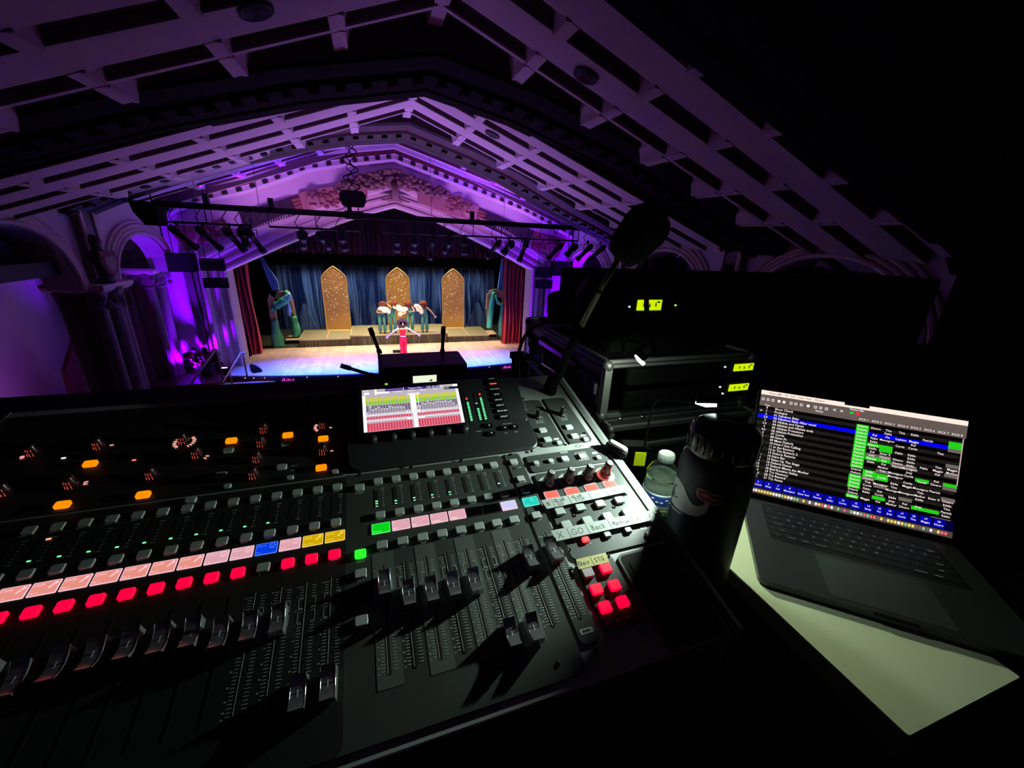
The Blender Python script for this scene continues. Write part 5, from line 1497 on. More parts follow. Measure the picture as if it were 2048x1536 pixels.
def tape(name, corners, colour, label, words):
    """corners: px of left-bottom, right-bottom, right-top, left-top"""
    P = [C(*c, 5.2) for c in corners]
    c0, c1, c2, c3 = (Vector((*p, 0)) for p in P)
    ux = (c1 - c0).normalized(); L = (c1 - c0).length; uy = Vector((-ux.y, ux.x, 0)); Hh = ((c3 - c0).dot(uy) + (c2 - c1).dot(uy)) / 2
    M = Matrix(((ux.x, uy.x, 0, c0.x), (ux.y, uy.y, 0, c0.y), (0, 0, 1, 5.3), (0, 0, 0, 1)))
    t = empty(name, label, 'tape', 'labelled tape strips on the console', M=CA)
    mb = CB()
    q = [((c - c0).dot(ux), (c - c0).dot(uy)) for c in (c0, c1, c2, c3)]
    n = 12; rings = []
    for i in range(n + 1):
        a = i / n; rag = random.uniform(-.15, .15)
        lo = (q[0][0] + (q[1][0] - q[0][0]) * a, q[0][1] + (q[1][1] - q[0][1]) * a + rag); hi = (q[3][0] + (q[2][0] - q[3][0]) * a, q[3][1] + (q[2][1] - q[3][1]) * a - rag)
        rings.append([(lo[0], lo[1], -.05), (hi[0], hi[1], -.05), (hi[0], hi[1], .05), (lo[0], lo[1], .05)])
    mb.loft(rings, colour, M=M); mb.build('strip', t)
    mb = CB()
    for s_, u, v, w_, h_, pen in words: write(mb, s_, u * L, v * Hh, w_ * L, h_ * Hh, M, pen)
    mb.build('handwriting', t)


TAPEM = mat('white_tape', (.40, .43, .41), .6, noise=.04, nscale=60)
tape('tape_strip', [(1094.3, 1018), (1263, 981.8), (1248.5, 969.2), (1081.8, 1000.9)], TAPEM, 'white tape strip with QLab GO and QLab STOP below the four knobs',
     [('N', .02, .3, .04, .45, .75), ('|', .08, .2, .03, .5, .4), ('QLaB', .11, .52, .12, .36, .70), ('GO', .13, .1, .07, .34, .70), ('|', .265, .25, .03, .45, .75), ('QLaB', .31, .55, .12, .34, .70), ('STOP', .33, .12, .12, .34, .70), ('|', .50, .25, .03, .45, .75), ('PaniC', .57, .3, .12, .3, .2), ('|', .70, .25, .03, .45, .75), ('X', .79, .2, .05, .5, .75), ('|', .89, .25, .03, .45, .75), ('X', .93, .25, .05, .5, .75)])
tape('tape_strip', [(1112.7, 1082.6), (1315.8, 1037.8), (1297.3, 1021.3), (1101.5, 1061.5)], TAPEM, 'white tape strip reading X, GO, Back, Markcue, X, X',
     [('X', .03, .2, .06, .55, .80), ('|', .125, .25, .03, .45, .75), ('GO', .16, .2, .12, .55, .80), ('|', .30, .25, .03, .45, .75), ('BacK', .35, .25, .14, .5, .80), ('|', .52, .25, .03, .45, .75), ('MarKcue', .56, .25, .17, .42, .75), ('|', .75, .25, .03, .45, .75), ('X', .79, .2, .06, .5, .80), ('|', .88, .25, .03, .45, .75), ('X', .92, .22, .06, .55, .80)])
tape('tape_strip', [(1158, 1138.8), (1218.5, 1124.2), (1211.3, 1105), (1151.9, 1119)], mat('yellow_tape', (.55, .50, .18), .6), 'short yellow tape reading Choir and STG above the red buttons',
     [('Choir', .05, .3, .38, .42, .8), ('|', .48, .3, .05, .4, .7), ('STG', .58, .3, .34, .42, .8)])
# ================================================================== THE DESK TOPS AND THE THINGS AROUND THE CONSOLE
V3 = Vector
def rel(x, y, z): return V3((x, y, z + CZ))


CLOTH = mat('black_cloth', (.003, .003, .003), .95, spec=0)
for lab_, xa, xb, ya, yb in (('dark cloth covered table under the mixing console', -1.2, .598, .12, 1.12), ('dark cloth covered table at the right carrying the road cases and laptop', .60, 2.3, .12, 1.78)):
    t = empty('work_table', lab_, 'table', 'cloth covered tables', loc=((xa + xb) / 2, (ya + yb) / 2, 4.75))
    mb = MB(); mb.box((0, 0, TZ - 4.75 - .018), (xb - xa, yb - ya, .03), CLOTH); mb.build('tabletop', t)
    mb = MB(); pl = rr(xb - xa - .004, yb - ya - .004, .03, 6)
    mb.loft([[(x, y, z) for x, y in pl] for z in (.01, TZ - 4.75 - .035)], CLOTH); mb.build('cloth_skirt', t)
mb = MB(); x0, x1, y0, y1 = .545, .775, .128, .62  # white tabletop cut short where the lamp light fades
mb.prism(rr(x1 - x0, y1 - y0, .003, 2, (x0 + x1) / 2, (y0 + y1) / 2), TZ - .003, TZ, mat('white_laminate', (.55, .60, .42), .5, noise=.03, nscale=10))
tag(mb.build('white_tabletop_part'), 'lit corner of a white tabletop below the laptop, cut off where its light fades', 'board')

# ---- wireless receiver behind the console
yR = .87
zt = onY(850, 731.5, yR)[2]; yb_ = onZ(820, 706, zt)[1]; xl, xr = onY(757, 740, yR)[0], onY(934, 740, yR)[0]
t = empty('equipment_shelf', 'black box behind the console carrying the wireless receiver', 'box', loc=((xl + xr) / 2, (yR + yb_) / 2 + .02, TZ))
hb = zt - .052 - TZ
mb = MB(); mb.box((0, 0, hb / 2 - .002), (xr - xl - .02, yb_ - yR - .02, hb - .008), MBLACK); mb.build('body', t)
mb = MB(); mb.box((0, 0, hb - .003), (xr - xl, yb_ - yR, .006), BLACK); mb.build('top_plate', t)
RCV = empty('wireless_receiver', 'black half rack wireless receiver with glowing white display and antennas', 'receiver', loc=((xl + xr) / 2, yR, zt - .05))
w_ = xr - xl; d_ = yb_ - yR
mb = MB(); mb.box((0, d_ / 2, .025), (w_, d_, .05), mat('receiver_black', (.012, .012, .014), .4)); mb.box((0, -.003, .025), (w_ - .004, .006, .046), BLACK)
mb.build('body', RCV)
lx0, lx1 = onY(825, 752, yR)[0], onY(872, 752, yR)[0]; cxr = (xl + xr) / 2
mb = MB(); mb.box(((lx0 + lx1) / 2 - cxr, -.007, .021), (lx1 - lx0, .004, .018), em('lcd_white', (.85, .95, .70), 1.0)); mb.box(((lx0 + lx1) / 2 - cxr, -.0065, .021), (lx1 - lx0 + .006, .004, .024), BLK)
gx = (lx0 + lx1) / 2 - cxr + .008
mb.add([(gx, -.0095, .016), (gx + .008, -.0095, .016), (gx + .008, -.0095, .022)], [(0, 1, 2)], mat('lcd_ink', (.30, .42, .05), .6)); mb.build('display', RCV)
mb = MB(); mb.box((onY(772, 761, yR)[0] - cxr, -.007, .015), (.006, .003, .003), em('power_led', (.3, .8, .05), 1)); mb.build('power_light', RCV)
mb = MB(); mb.lathe([(.008, 0), (.008, .014), (.001, .014)], BLACK, TR(w_ * .36, -.006, .022) @ RX(90), 14); mb.build('knob', RCV)
for a, b in (((740, 656), (760, 707)), ((887, 653), (884.5, 707)), ((681, 731), (745, 750))):
    Ya = yb_ - .005 if a[0] > 700 else yR + .09
    if a[0] > 700: p0, p1 = onY(*b, Ya + .01), onY(*a, Ya + .01)
    else: p0, p1 = onY(750, 752, Ya), onY(*a, Ya)
    o = RCV.location; mb = MB(); d = (p1 - p0)
    mb.tube([p0 - o, p0 - o + d * .15], .006, BLACK, 8); mb.tube([p0 - o + d * .12, p0 - o + d * .7, p0 - o + d * .74, p0 - o + d], [.0042, .0042, .0062, .0056], BLACK, 8); mb.build('antenna', RCV, True)

# ---- road cases on the right
CASEM = mat('case_laminate', (.012, .010, .012), .45)
def road_case(name, label, x0, x1, y0, y1, z0, z1, ew=.022, writing=None):
    t = empty(name, label, 'road case', 'stacked road cases', loc=(x0, y0, z0))
    X, Y, Z = x1 - x0, y1 - y0, z1 - z0
    mb = MB(); mb.box((X / 2, Y / 2, Z / 2), (X - .012, Y - .012, Z - .006), CASEM)
    mb.box((X / 2, .012, Z / 2), (X - 2 * ew, .012, Z - 2 * ew), MBLACK); mb.build('body', t)
    mb = MB()
    for a in (0, X):
        for b in (0, Y): mb.box((a, b, Z / 2), (ew * .9, ew * .9, Z), AL)
    for a in (0, X):
        for c in (ew * .25, Z - ew * .25): mb.box((a, Y / 2, c), (ew * .5, Y, ew * .9), AL); mb.box((a - ew * .02, Y / 2, c), (ew * .6, Y, ew * .2), DK)
    for b in (0, Y):
        for c in (ew * .25, Z - ew * .25): mb.box((X / 2, b, c), (X, ew * .5, ew * .9), AL); mb.box((X / 2, b - ew * .02, c), (X, ew * .6, ew * .2), DK)
    mb.box((0, Y / 2, Z * .80), (.006, Y, Z * .14), mat('case_rail', (.10, .08, .08), .45, .6)); mb.build('edge_extrusion', t)
    for a in (0, X):
        for b in (0, Y):
            for c in (ew * .5, Z - ew * .5):
                mb = MB(); mb.ball((a, b, c), ew * .72, mat('case_corner', (.10, .10, .10), .5, .8), seg=10, rings=8); mb.build('corner_ball', t, True)
    return t, X, Y, Z


yA = .838
zA1 = CZ - .282
c1, X_, Y_c, Z_ = road_case('road_case', 'black road case with silver edges behind the console, side handle facing left', .545, 1.02, yA, 1.405, CZ - .444, zA1)
mb = MB(); mb.box((-.004, Y_c * .52, Z_ * .40), (.010, .26, .12), BLACK); mb.box((-.008, Y_c * .52, Z_ * .66), (.008, .27, .014), CHR); mb.build('handle_dish', c1)
mb = MB(); mb.tube([(-.014, Y_c * .52 - .08, Z_ * .60), (-.02, Y_c * .52 - .07, Z_ * .30), (-.02, Y_c * .52 + .07, Z_ * .30), (-.014, Y_c * .52 + .08, Z_ * .60)], .006, CHR, 8); mb.build('handle', c1, True)
mb = MB(); text(mb, 'QS', .055, mat('chalk_print', (.16, .15, .16), .7), 0, 0, 0, M=TR(-.0075, Y_c * .20, Z_ * .5) @ RZ(-90) @ RX(90)); mb.build('stencil', c1)
for yy in (.03, Y_c * .93):
    mb = MB(); mb.box((-.008, yy, Z_ * .42), (.012, .03, .06), STEEL); mb.box((-.014, yy, Z_ * .5), (.008, .016, .03), STEEL); mb.build('latch', c1)
def lcd_unit(parent, base, px0, py0, px1, py1, Yf, leds, name='receiver_display'):
    a, b = onY(px0, py0, Yf), onY(px1, py1, Yf)
    w2, h2 = abs(b.x - a.x), abs(a.z - b.z); c = (a + b) / 2 - base
    mb = MB(); mb.box((c.x, c.y - .002, c.z), (w2 + .012, .006, h2 + .012), BLK); mb.box((c.x, c.y - .006, c.z), (w2, .004, h2), em('lcd_yellow_green', (.62, .85, .0), 1.0))
    for i in range(3): mb.box((c.x + (-.25 + .25 * i) * w2, c.y - .0085, c.z + (.05 - .08 * (i % 2)) * h2), (w2 * .05, .001, h2 * .35), mat('lcd_ink', (.30, .42, .05), .6))
    mb.box((c.x + w2 * .35, c.y - .0085, c.z + h2 * .3), (w2 * .12, .001, h2 * .15), mat('lcd_ink', (.30, .42, .05), .6))
    mb.build(name, parent)
    for (qx, qy, m) in leds:
        q = onY(qx, qy, Yf) - base; mb = MB(); mb.box((q.x, q.y - .004, q.z), (.004, .004, .004), m); mb.build('indicator_light', parent)


LW = em('pin_white', (.75, .85, .75), 1); LG = em('pin_green', (.45, .9, .1), 1)
Yf = yA - .016
u1 = empty('rack_receiver', 'rack receiver with yellow green display, upper one in the silver edged case', 'receiver', 'rack receivers in the case', loc=(onY(1483, 733, Yf)[0] + .06, Yf, onY(1483, 740, Yf)[2]))
mb = MB(); mb.box((-.22, -.006, .006), (.44, .012, .042), MBLACK); mb.build('front_panel', u1)
lcd_unit(u1, u1.location.copy(), 1463, 741, 1504, 725, Yf - .012, [(1448, 733, LW)])
u2 = empty('rack_receiver', 'rack receiver with yellow green display, lower one in the silver edged case', 'receiver', 'rack receivers in the case', loc=(onY(1483, 733, Yf)[0] + .06, Yf, onY(1473, 781, Yf)[2]))
mb = MB(); mb.box((-.22, -.006, .006), (.44, .012, .042), MBLACK); mb.build('front_panel', u2)
lcd_unit(u2, u2.location.copy(), 1453, 781, 1494, 765, Yf - .012, [(1438, 773, LW), (1443, 786, LW)])
# flat case in front of it
p = onZ(1223, 855, CZ - .445)
c2, X_, Y_c2, Z_ = road_case('road_case', 'low flat road case on the table in front of the taller one', p[0], p[0] + .48, p[1], 1.38, TZ + .002, CZ - .4455, .014)
for xx in (.05, .12):
    mb = MB(); mb.lathe([(.006, 0), (.008, .004), (.004, .006), (.001, .006)], STEEL, TR(xx, .04, Z_) , 10); mb.build('screw', c2, True)
# tall black rack on top, with another receiver
zB = onY(1330, 550, .87)[2]; xB = .562
t = empty('equipment_rack', 'tall black equipment rack standing on the silver edged case', 'rack', loc=(xB, .87, zA1 + .012))
xe = onY(1482, 562, .87)[0]; Wk = xe - xB; Hk = zB - zA1 - .012
mb = MB(); mb.box((Wk / 2, .07, Hk / 2), (Wk, .13, Hk), MBLACK); mb.build('body', t)
for xx in (.012, Wk - .012): mb = MB(); mb.box((xx, .003, Hk / 2), (.02, .012, Hk * .96), MBLACK); mb.build('rack_rail', t)
lcd_unit(t, t.location.copy(), 1270, 620, 1321, 599, .87, [(1257, 613, LW), (1349, 610, LG)])
t = empty('equipment_rack', 'larger black cabinet at the right edge of the booth with a pale sticker', 'rack', loc=(xe + .06, 1.80, 4.75))
zC = onY(1700, 556, 1.80)[2] - 4.75
mb = MB(); mb.box((1.4, .18, zC / 2), (2.8, .34, zC), MBLACK); mb.build('body', t)
a = onY(1617, 589, 1.79) - t.location; b = onY(1638, 597, 1.79) - t.location
mb = MB(); mb.box(((a.x + b.x) / 2, a.y, (a.z + b.z) / 2), (b.x - a.x, .002, a.z - b.z), mat('grey_sticker', (.30, .32, .34), .6), ); mb.build('sticker', t)
mb = MB(); mb.box((.75, -.004, zC * .5), (1.3, .01, zC * .9), MBLACK); mb.build('door', t)
# soft bag and coiled cable heap on the case
def blob(name, c, s_, label, seed, cat):
    mb = MB(); rnd = random.Random(seed); rings = []
    for i in range(13):
        th_ = pi * i / 12; row = []
        for j in range(24):
            ph_ = 2 * pi * j / 24; r = 1 + .10 * sin(3 * ph_ + seed) * sin(2 * th_) + .06 * sin(7 * ph_ + 4 * th_)
            z = cos(th_); row.append((c[0] + s_[0] * r * sin(th_) ** .7 * cos(ph_), c[1] + s_[1] * r * sin(th_) ** .7 * sin(ph_), c[2] + s_[2] * max(z, -.72) * r))
        rings.append(row)
    mb.loft(rings, mat('black_nylon', (.006, .006, .007), .7, bump=.3, nscale=30)); return tag(mb.build(name, smooth=True), label, cat)
za_ = zA1 + .012
for px, py, yy, rx, ry, sd, lab in ((1124, 582, 1.28, .052, .08, 1, 'rounded black soft bag at the left end on top of the road case'), (1196, 549, 1.15, .072, .10, 3, 'bulky black soft bag slumped on the road case behind the microphone stem')):
    q = onY(px, py, yy); sz = (q.z - za_) / 1.76; blob('equipment_bag', (q.x + .01, yy, q.z - sz * 1.04), (rx, ry, sz), lab, sd, 'bag')
# cable looping down on the left of the case
mb = MB(); pts = [depth(1107, 641, 1.2), depth(1075, 650, 1.1), depth(1050, 668, 1.05), depth(1036, 705, .98), depth(1035, 740, .94), depth(1041, 780, .9), depth(1055, 815, .88)]
for _ in range(2):
    q = [pts[0]]
    for a, b in zip(pts, pts[1:]): q += [a.lerp(b, .25), a.lerp(b, .75)]
    pts = q + [pts[-1]]
mb.tube(pts, .0045, BLACK, 8); tag(mb.build('audio_cable', smooth=True), 'black cable arching from the road case down to the console', 'cable')

# ---- gooseneck microphone
base_p = CA @ V3((.345, .176, .0))
t = empty('gooseneck_microphone', 'gooseneck talkback microphone with big black foam ball', 'microphone', loc=base_p)
o = V3(base_p)
fo = depth(1278, 470, .56)
j1 = depth(1237, 517, .575); j2 = depth(1207, 568, .60); j3 = depth(1163, 652, .655); j4 = depth(1136, 702, .70); j5 = depth(1121, 745, .74)
mb = MB(); mb.tube([o - o, j5 - o, j4 - o, j3 - o], [.0085, .0085, .0075, .0062], BLACK, 10); mb.lathe([(.014, -.004), (.014, .012), (.011, .03), (.009, .034)], BLACK, CA.to_3x3().to_4x4(), 16); mb.build('flexible_neck', t, True)
mb = MB(); mb.tube([j3 - o, j2 - o, j1 - o], [.0046, .0042, .0040], mat('olive_tube', (.16, .18, .09), .35, .3), 10); mb.tube([(j3.lerp(j2, .82)) - o, (j3.lerp(j2, .86)) - o], .0052, BLACK, 10); mb.build('stem', t, True)
ax = (fo - j1).normalized(); Mf = TR(*(fo - o)) @ (ax.to_track_quat('Z', 'Y').to_matrix().to_4x4())
mb = MB(); mb.lathe([(.008, -.042), (.020, -.040), (.028, -.026), (.031, -.004), (.033, .012), (.030, .026), (.022, .036), (.010, .041), (.001, .042)], mat('foam', (.006, .006, .006), .95, bump=.8, nscale=300), Mf, 24); mb.build('foam_windscreen', t, True)
# thin stand pole crossing the receiver display
a, b = onY(1291, 497, .852), onY(1296, 700, .852)
t = empty('thin_stand', 'thin black upright pole in front of the yellow green receiver display', 'stand', loc=(b.x, .852, zA1 + .012))
mb = MB(); H_ = a.z - t.location.z; mb.tube([(0, 0, 0), (a.x - b.x, 0, H_)], [.0075, .005], MBLACK, 10); mb.build('pole', t, True)
mb = MB(); mb.lathe([(.011, 0), (.011, .02), (.008, .024)], MBLACK, None, 16); mb.build('socket', t, True)

# ---- work lamps
LEDW = em('lamp_led', (.85, 1, .92), 9)
t = empty('gooseneck_lamp', 'small gooseneck work lamp glowing white just above the dark bottle', 'lamp', 'gooseneck work lamps', loc=(.545, .66, TZ))
o = t.location.copy()
g0 = depth(1291, 884, .86); g1 = depth(1303, 815, .78); g2 = depth(1315, 797, .74); g3 = depth(1345, 800, .70); g4 = depth(1391, 805, .66)
pts = [o.copy(), o.lerp(g0, .6), g0, g1, g2, g3, g4]
for _ in range(2):
    q = [pts[0]]
    for a, b in zip(pts, pts[1:]): q += [a.lerp(b, .25), a.lerp(b, .75)]
    pts = q + [pts[-1]]
mb = MB(); mb.tube([p - o for p in pts], .0022, BLACK, 8); mb.build('neck', t, True)
mb = MB(); mb.lathe([(.022, 0), (.022, .01), (.012, .018), (.003, .02)], BLACK, None, 18); mb.build('base', t, True)
e1 = depth(1433, 808, .652)
mb = MB(); mb.tube([g4 - o + V3((0, 0, .004)), e1 - o + V3((0, 0, .006))], .0055, BLACK, 10); mb.build('head', t, True)
mb = MB(); mb.tube([g4 - o, g4.lerp(e1, .5) - o + V3((0, 0, -.0025)), e1 - o + V3((0, 0, -.001))], [.0022, .0042, .004], LEDW, 8); mb.build('led_strip', t, True)
t = empty('gooseneck_lamp', 'small gooseneck work lamp shining in front of the silver edged road case', 'lamp', 'gooseneck work lamps', loc=(.60, .846, zA1 + .012))
o = t.location.copy(); h0 = depth(1271, 710, .905); h1 = depth(1288, 729, .895)
pts = [o.copy(), o + V3((-.02, -.01, .05)), depth(1300, 695, .90), h0.lerp(h1, .5) + V3((.02, .02, .03)), h0 + V3((.004, .004, .004))]
for _ in range(2):
    q = [pts[0]]
    for a, b in zip(pts, pts[1:]): q += [a.lerp(b, .25), a.lerp(b, .75)]
    pts = q + [pts[-1]]
mb = MB(); mb.tube([p - o for p in pts], .0025, MBLACK, 8); mb.build('neck', t, True)
mb = MB(); mb.tube([h0 - o + V3((.004, .006, .008)), h1 - o + V3((.004, .006, .008))], .009, BLACK, 10); mb.build('head', t, True)
mb = MB(); mb.tube([h0 - o, h0.lerp(h1, .5) - o + V3((0, 0, -.001)), h1 - o], [.003, .0055, .004], LEDW, 8); mb.build('led_strip', t, True)

# ---- water bottle
BW = V3((.512, .545, TZ))
t = empty('water_bottle', 'small clear plastic water bottle with white cap and blue label', 'bottle', loc=BW)
PET = mat('clear_plastic', (.93, 1, .95), .04, trans=1, ior=1.25); WAT = mat('water', (.86, .95, .84), .02, trans=1, ior=1.33)
prof = [(.001, .001), (.020, 0), (.029, .004), (.032, .012), (.0315, .03), (.0325, .036), (.0315, .042), (.032, .062), (.0335, .070), (.033, .078), (.031, .085), (.0325, .092), (.030, .100), (.024, .112), (.016, .122), (.0125, .127), (.0125, .133)]
inn = [(.0125, .133), (.0118, .127), (.0152, .121), (.0232, .111), (.0292, .0995), (.0317, .092), (.0302, .085), (.0322, .078), (.0327, .07), (.0312, .062), (.0307, .042), (.0317, .036), (.0307, .03), (.0312, .013), (.028, .006), (.019, .002), (.001, .002)]
mb = MB(); mb.lathe(prof + inn, PET, None, 36); mb.build('shell', t, True)
mb = MB(); mb.lathe([(.001, .0035), (.019, .0035), (.0275, .0075), (.0305, .014), (.0300, .03), (.0305, .042), (.0305, .062), (.0318, .070), (.0314, .078), (.0295, .085), (.0308, .092), (.0300, .0945), (.001, .0945)], WAT, None, 36); mb.build('water', t, True)
mb = MB(); mb.lathe([(.0145, .124), (.0150, .1245), (.0150, .138), (.0135, .140), (.001, .140)], mat('white_cap', (.42, .46, .42), .5, noise=.03), None, 28)
for i in range(36): a = 2 * pi * i / 36; mb.box((.0151 * cos(a), .0151 * sin(a), .131), (.0008, .0008, .012), mat('white_cap', (.42, .46, .42), .5), rot=Matrix.Rotation(a, 4, 'Z'))
mb.build('cap', t, True)
mb = MB(); mb.lathe([(.0327, .034), (.0333, .036), (.0333, .062), (.0327, .064)], mat('label_white', (.75, .8, .78), .5), None, 36); mb.lathe([(.0335, .040), (.0336, .041), (.0336, .060), (.0335, .061)], mat('label_blue', (.03, .09, .42), .45, noise=.3, nscale=120), None, 36)
for i in range(16):
    a = radians(150 + 15 * i); mb.box((.0338 * cos(a), .0338 * sin(a), .050 + .004 * sin(i * 2)), (.0004, .005, .0035), mat('label_white', (.75, .8, .78), .5), rot=Matrix.Rotation(a, 4, 'Z'))
mb.build('label', t, True)
# ---- insulated bottle with whale tail print
FB = V3((.472, .398, TZ)); FR = .0525
t = empty('insulated_bottle', 'tall dark navy insulated bottle with a pale wave and whale tail print', 'bottle', loc=FB)
NAVY = mat('navy_coating', (.004, .005, .016), .5, 0, spec=.35)
mb = MB(); mb.lathe([(.001, 0), (.046, 0), (.0495, .003), (FR, .012), (FR, .205), (.050, .218), (.046, .226), (.043, .230), (.001, .230)], NAVY, None, 40); mb.build('body', t, True)
LID = mat('black_lid', (.008, .008, .009), .22)
mb = MB(); mb.lathe([(.043, .228), (.0475, .231), (.0485, .236), (.0485, .262), (.0455, .270), (.038, .275), (.001, .276)], LID, None, 36)
for i in range(24): a = 2 * pi * i / 24; mb.box((.0486 * cos(a), .0486 * sin(a), .249), (.0015, .003, .022), LID, rot=Matrix.Rotation(a, 4, 'Z'))
mb.build('lid', t, True)
mb = MB(); mb.tube([(.046, .006, .262), (.060, .006, .262), (.068, .006, .250), (.068, .006, .236), (.058, .004, .226)], .0055, LID, 8); mb.build('carry_loop', t, True)


def cyl(px, py, off=.0006):
    d = ray(px, py); r = FR + off; ox, oy = -FB.x, -FB.y
    A_ = d.x * d.x + d.y * d.y; B_ = 2 * (ox * d.x + oy * d.y); C_ = ox * ox + oy * oy - r * r
    disc = B_ * B_ - 4 * A_ * C_
    s = (-B_ - math.sqrt(max(disc, 0))) / (2 * A_)
    th_ = math.atan2(oy + d.y * s, ox + d.x * s)
    if th_ > .9: th_ -= 2 * pi
    z = d.z * s + CZ - FB.z
    return th_, z


def decal(mb, poly, m, off):
    """outline wrapped on the bottle, filled with small quads so that it follows the curve"""
    P = [cyl(*p) for p in poly]
    t0 = min(p[0] for p in P); t1 = max(p[0] for p in P); n = 40
    for i in range(n):
        a = t0 + (t1 - t0) * i / n; b = t0 + (t1 - t0) * (i + 1) / n
        def cuts(t_):
            out = []
            for (u, v), (w2, y2) in zip(P, P[1:] + P[:1]):
                if (u <= t_ < w2) or (w2 <= t_ < u): out.append(v + (y2 - v) * (t_ - u) / (w2 - u))
            return sorted(out)
        mid = cuts((a + b) / 2); ca, cb = cuts(a + 1e-6), cuts(b - 1e-6)
        for k in range(0, len(mid) - 1, 2):
            A2 = ca[k:k + 2] if len(ca) == len(mid) else mid[k:k + 2]; B2 = cb[k:k + 2] if len(cb) == len(mid) else mid[k:k + 2]
            r = FR + off
            mb.add([(r * cos(a), r * sin(a), A2[0]), (r * cos(b), r * sin(b), B2[0]), (r * cos(b), r * sin(b), B2[1]), (r * cos(a), r * sin(a), A2[1])], [(0, 1, 2, 3)], m)


PALE = mat('pale_print', (.42, .42, .42), .5); PINKP = mat('rose_print', (.36, .12, .14), .5)
mb = MB()
wave = [(1352, 944), (1360, 960), (1366, 969), (1371, 982), (1378, 999), (1385, 1009), (1396, 1013), (1406, 1011), (1412, 1003), (1421, 1005), (1415, 1021), (1408, 1029), (1393, 1033), (1376, 1029), (1360, 1021), (1349, 1011), (1343, 1001), (1347, 985), (1349, 960)]
decal(mb, wave, PALE, .0006)
decal(mb, [(1340, 1003), (1347, 1014), (1360, 1025), (1368, 1030), (1360, 1027), (1346, 1017), (1341, 1008)], PALE, .0006)
decal(mb, [(1396, 975), (1404, 978), (1414, 981), (1424, 988), (1436, 989), (1450, 992), (1441, 1010), (1428, 1012), (1418, 1006), (1404, 1002), (1394, 993), (1392, 982)], PINKP, .0010)
decal(mb, [(1399, 979), (1406, 983), (1416, 985), (1424, 992), (1436, 993), (1445, 996), (1438, 1006), (1428, 1007), (1416, 1000), (1404, 997), (1398, 988)], NAVY, .0014)
decal(mb, [(1401, 983), (1408, 986), (1416, 988), (1424, 995), (1436, 996), (1440, 998), (1435, 1003), (1428, 1004), (1416, 998), (1406, 994), (1401, 988)], PINKP, .0018)
for i in range(9):
    a0 = radians(50 + 29 * i); a1 = radians(50 + 29 * (i + 1))
    q = [(1353 + 5.2 * cos(a0), 982 - 14 * sin(a0)), (1353 + 5.2 * cos(a1), 982 - 14 * sin(a1)), (1353 + 3.6 * cos(a1), 982 - 11.5 * sin(a1)), (1353 + 3.6 * cos(a0), 982 - 11.5 * sin(a0))]
    P = [cyl(*p_) for p_ in q]; r = FR + .0012
    mb.add([(r * cos(u), r * sin(u), v) for u, v in P], [(0, 1, 2, 3)], NAVY)
mb.build('printed_wave', t, True)
# ---- sticky note, clip-on pouch
p = depth(1298, 915, .80)
mb = MB(); mb.box((0, 0, .0), (.024, .002, .032), mat('neon_note', (.75, .85, .0), .6, emit=None)); o_ = mb.build('sticky_note', M=TR(.513, .620, TZ + .083) @ RZ(-18)); tag(o_, 'neon yellow sticky note behind the cap of the water bottle', 'note')
t = empty('tablet_stand', 'small black box holding the yellow note behind the water bottle', 'box', loc=(.520, .655, TZ))
mb = MB(); mb.box((0, 0, .05), (.06, .04, .098), MBLACK, rot=RZ(-18)); mb.build('body', t)
mb = MB(); mb.box((0, 0, .1), (.05, .03, .004), BLACK, rot=RZ(-18)); mb.build('lid', t)
p = depth(1250, 903, .80)
t = empty('silver_clip', 'shiny silver topped black clip at the right edge of the console', 'clip', M=CA @ TR(.393, -.012, .006))
Mq = RZ(-55)
mb = MB(); mb.loft([[Mq @ V3((x, y, z)) for x, y in rr(.040 * k, .020 * k, .009 * k, 4)] for z, k in ((-.005, 1), (.004, 1), (.008, .9))], BLACK); mb.build('body', t, True)
mb = MB(); mb.loft([[Mq @ V3((x, y, z)) for x, y in rr(.036 * k, .012 * k, .005 * k, 4)] for z, k in ((.008, 1), (.011, .95), (.013, .6))], mat('bright_silver', (.62, .64, .66), .35, .3)); mb.build('silver_plate', t, True)
t = empty('cable_plug', 'short black plug and cable bundle lying beside the console', 'cable', loc=(.455, .66, TZ))
mb = MB()
for k in range(3):
    mb.tube([(.03 * k, -.04, .006), (.02 + .03 * k, .03, .02), (.06 + .02 * k, .10, .03), (.10 + .01 * k, .2, .006)], .003, BLACK, 6)
mb.build('cables', t, True)

# ---- laptop
LX = V3((.7589, -.6512, 0)).normalized(); LU = V3((.269, .317, .909)).normalized(); LU = (LU - LX * LU.dot(LX)).normalized(); LN = LX.cross(LU)
LC = V3((.8914, .4564, CZ - .3897))
hinge = LC - LU * (.223 / 2 + .016)
LF = V3((LX.y, -LX.x, 0)).normalized()
if LF.y > 0: LF = -LF
zb0 = TZ + .002
hinge.z = max(hinge.z, TZ + .014)
MB0 = Matrix(((LX.x, -LF.x, 0, hinge.x), (LX.y, -LF.y, 0, hinge.y), (0, 0, 1, TZ), (0, 0, 0, 1)))
lap = empty('laptop', 'open dark grey laptop showing a black cue list with green and blue cells', 'laptop', M=MB0)
SPG = mat('space_grey', (.085, .088, .092), .42, .85)
mb = MB(); pl = rr(.3557, .2481, .012, 5, 0, -.124)
mb.loft([[(x * k, -.124 + (y + .124) * k, z) for x, y in pl] for z, k in ((.0015, .97), (.004, 1), (.0130, 1), (.0138, .998))], SPG); mb.box((0, -.2475, .0125), (.055, .004, .003), BLACK)
mb.build('base', lap, True)
for f in lap.children[0].data.polygons: f.use_smooth = False
mb = MB(); mb.prism(rr(.285, .118, .004, 3, 0, -.070), .0135, .0139, mat('key_well', (.004, .004, .005), .5))
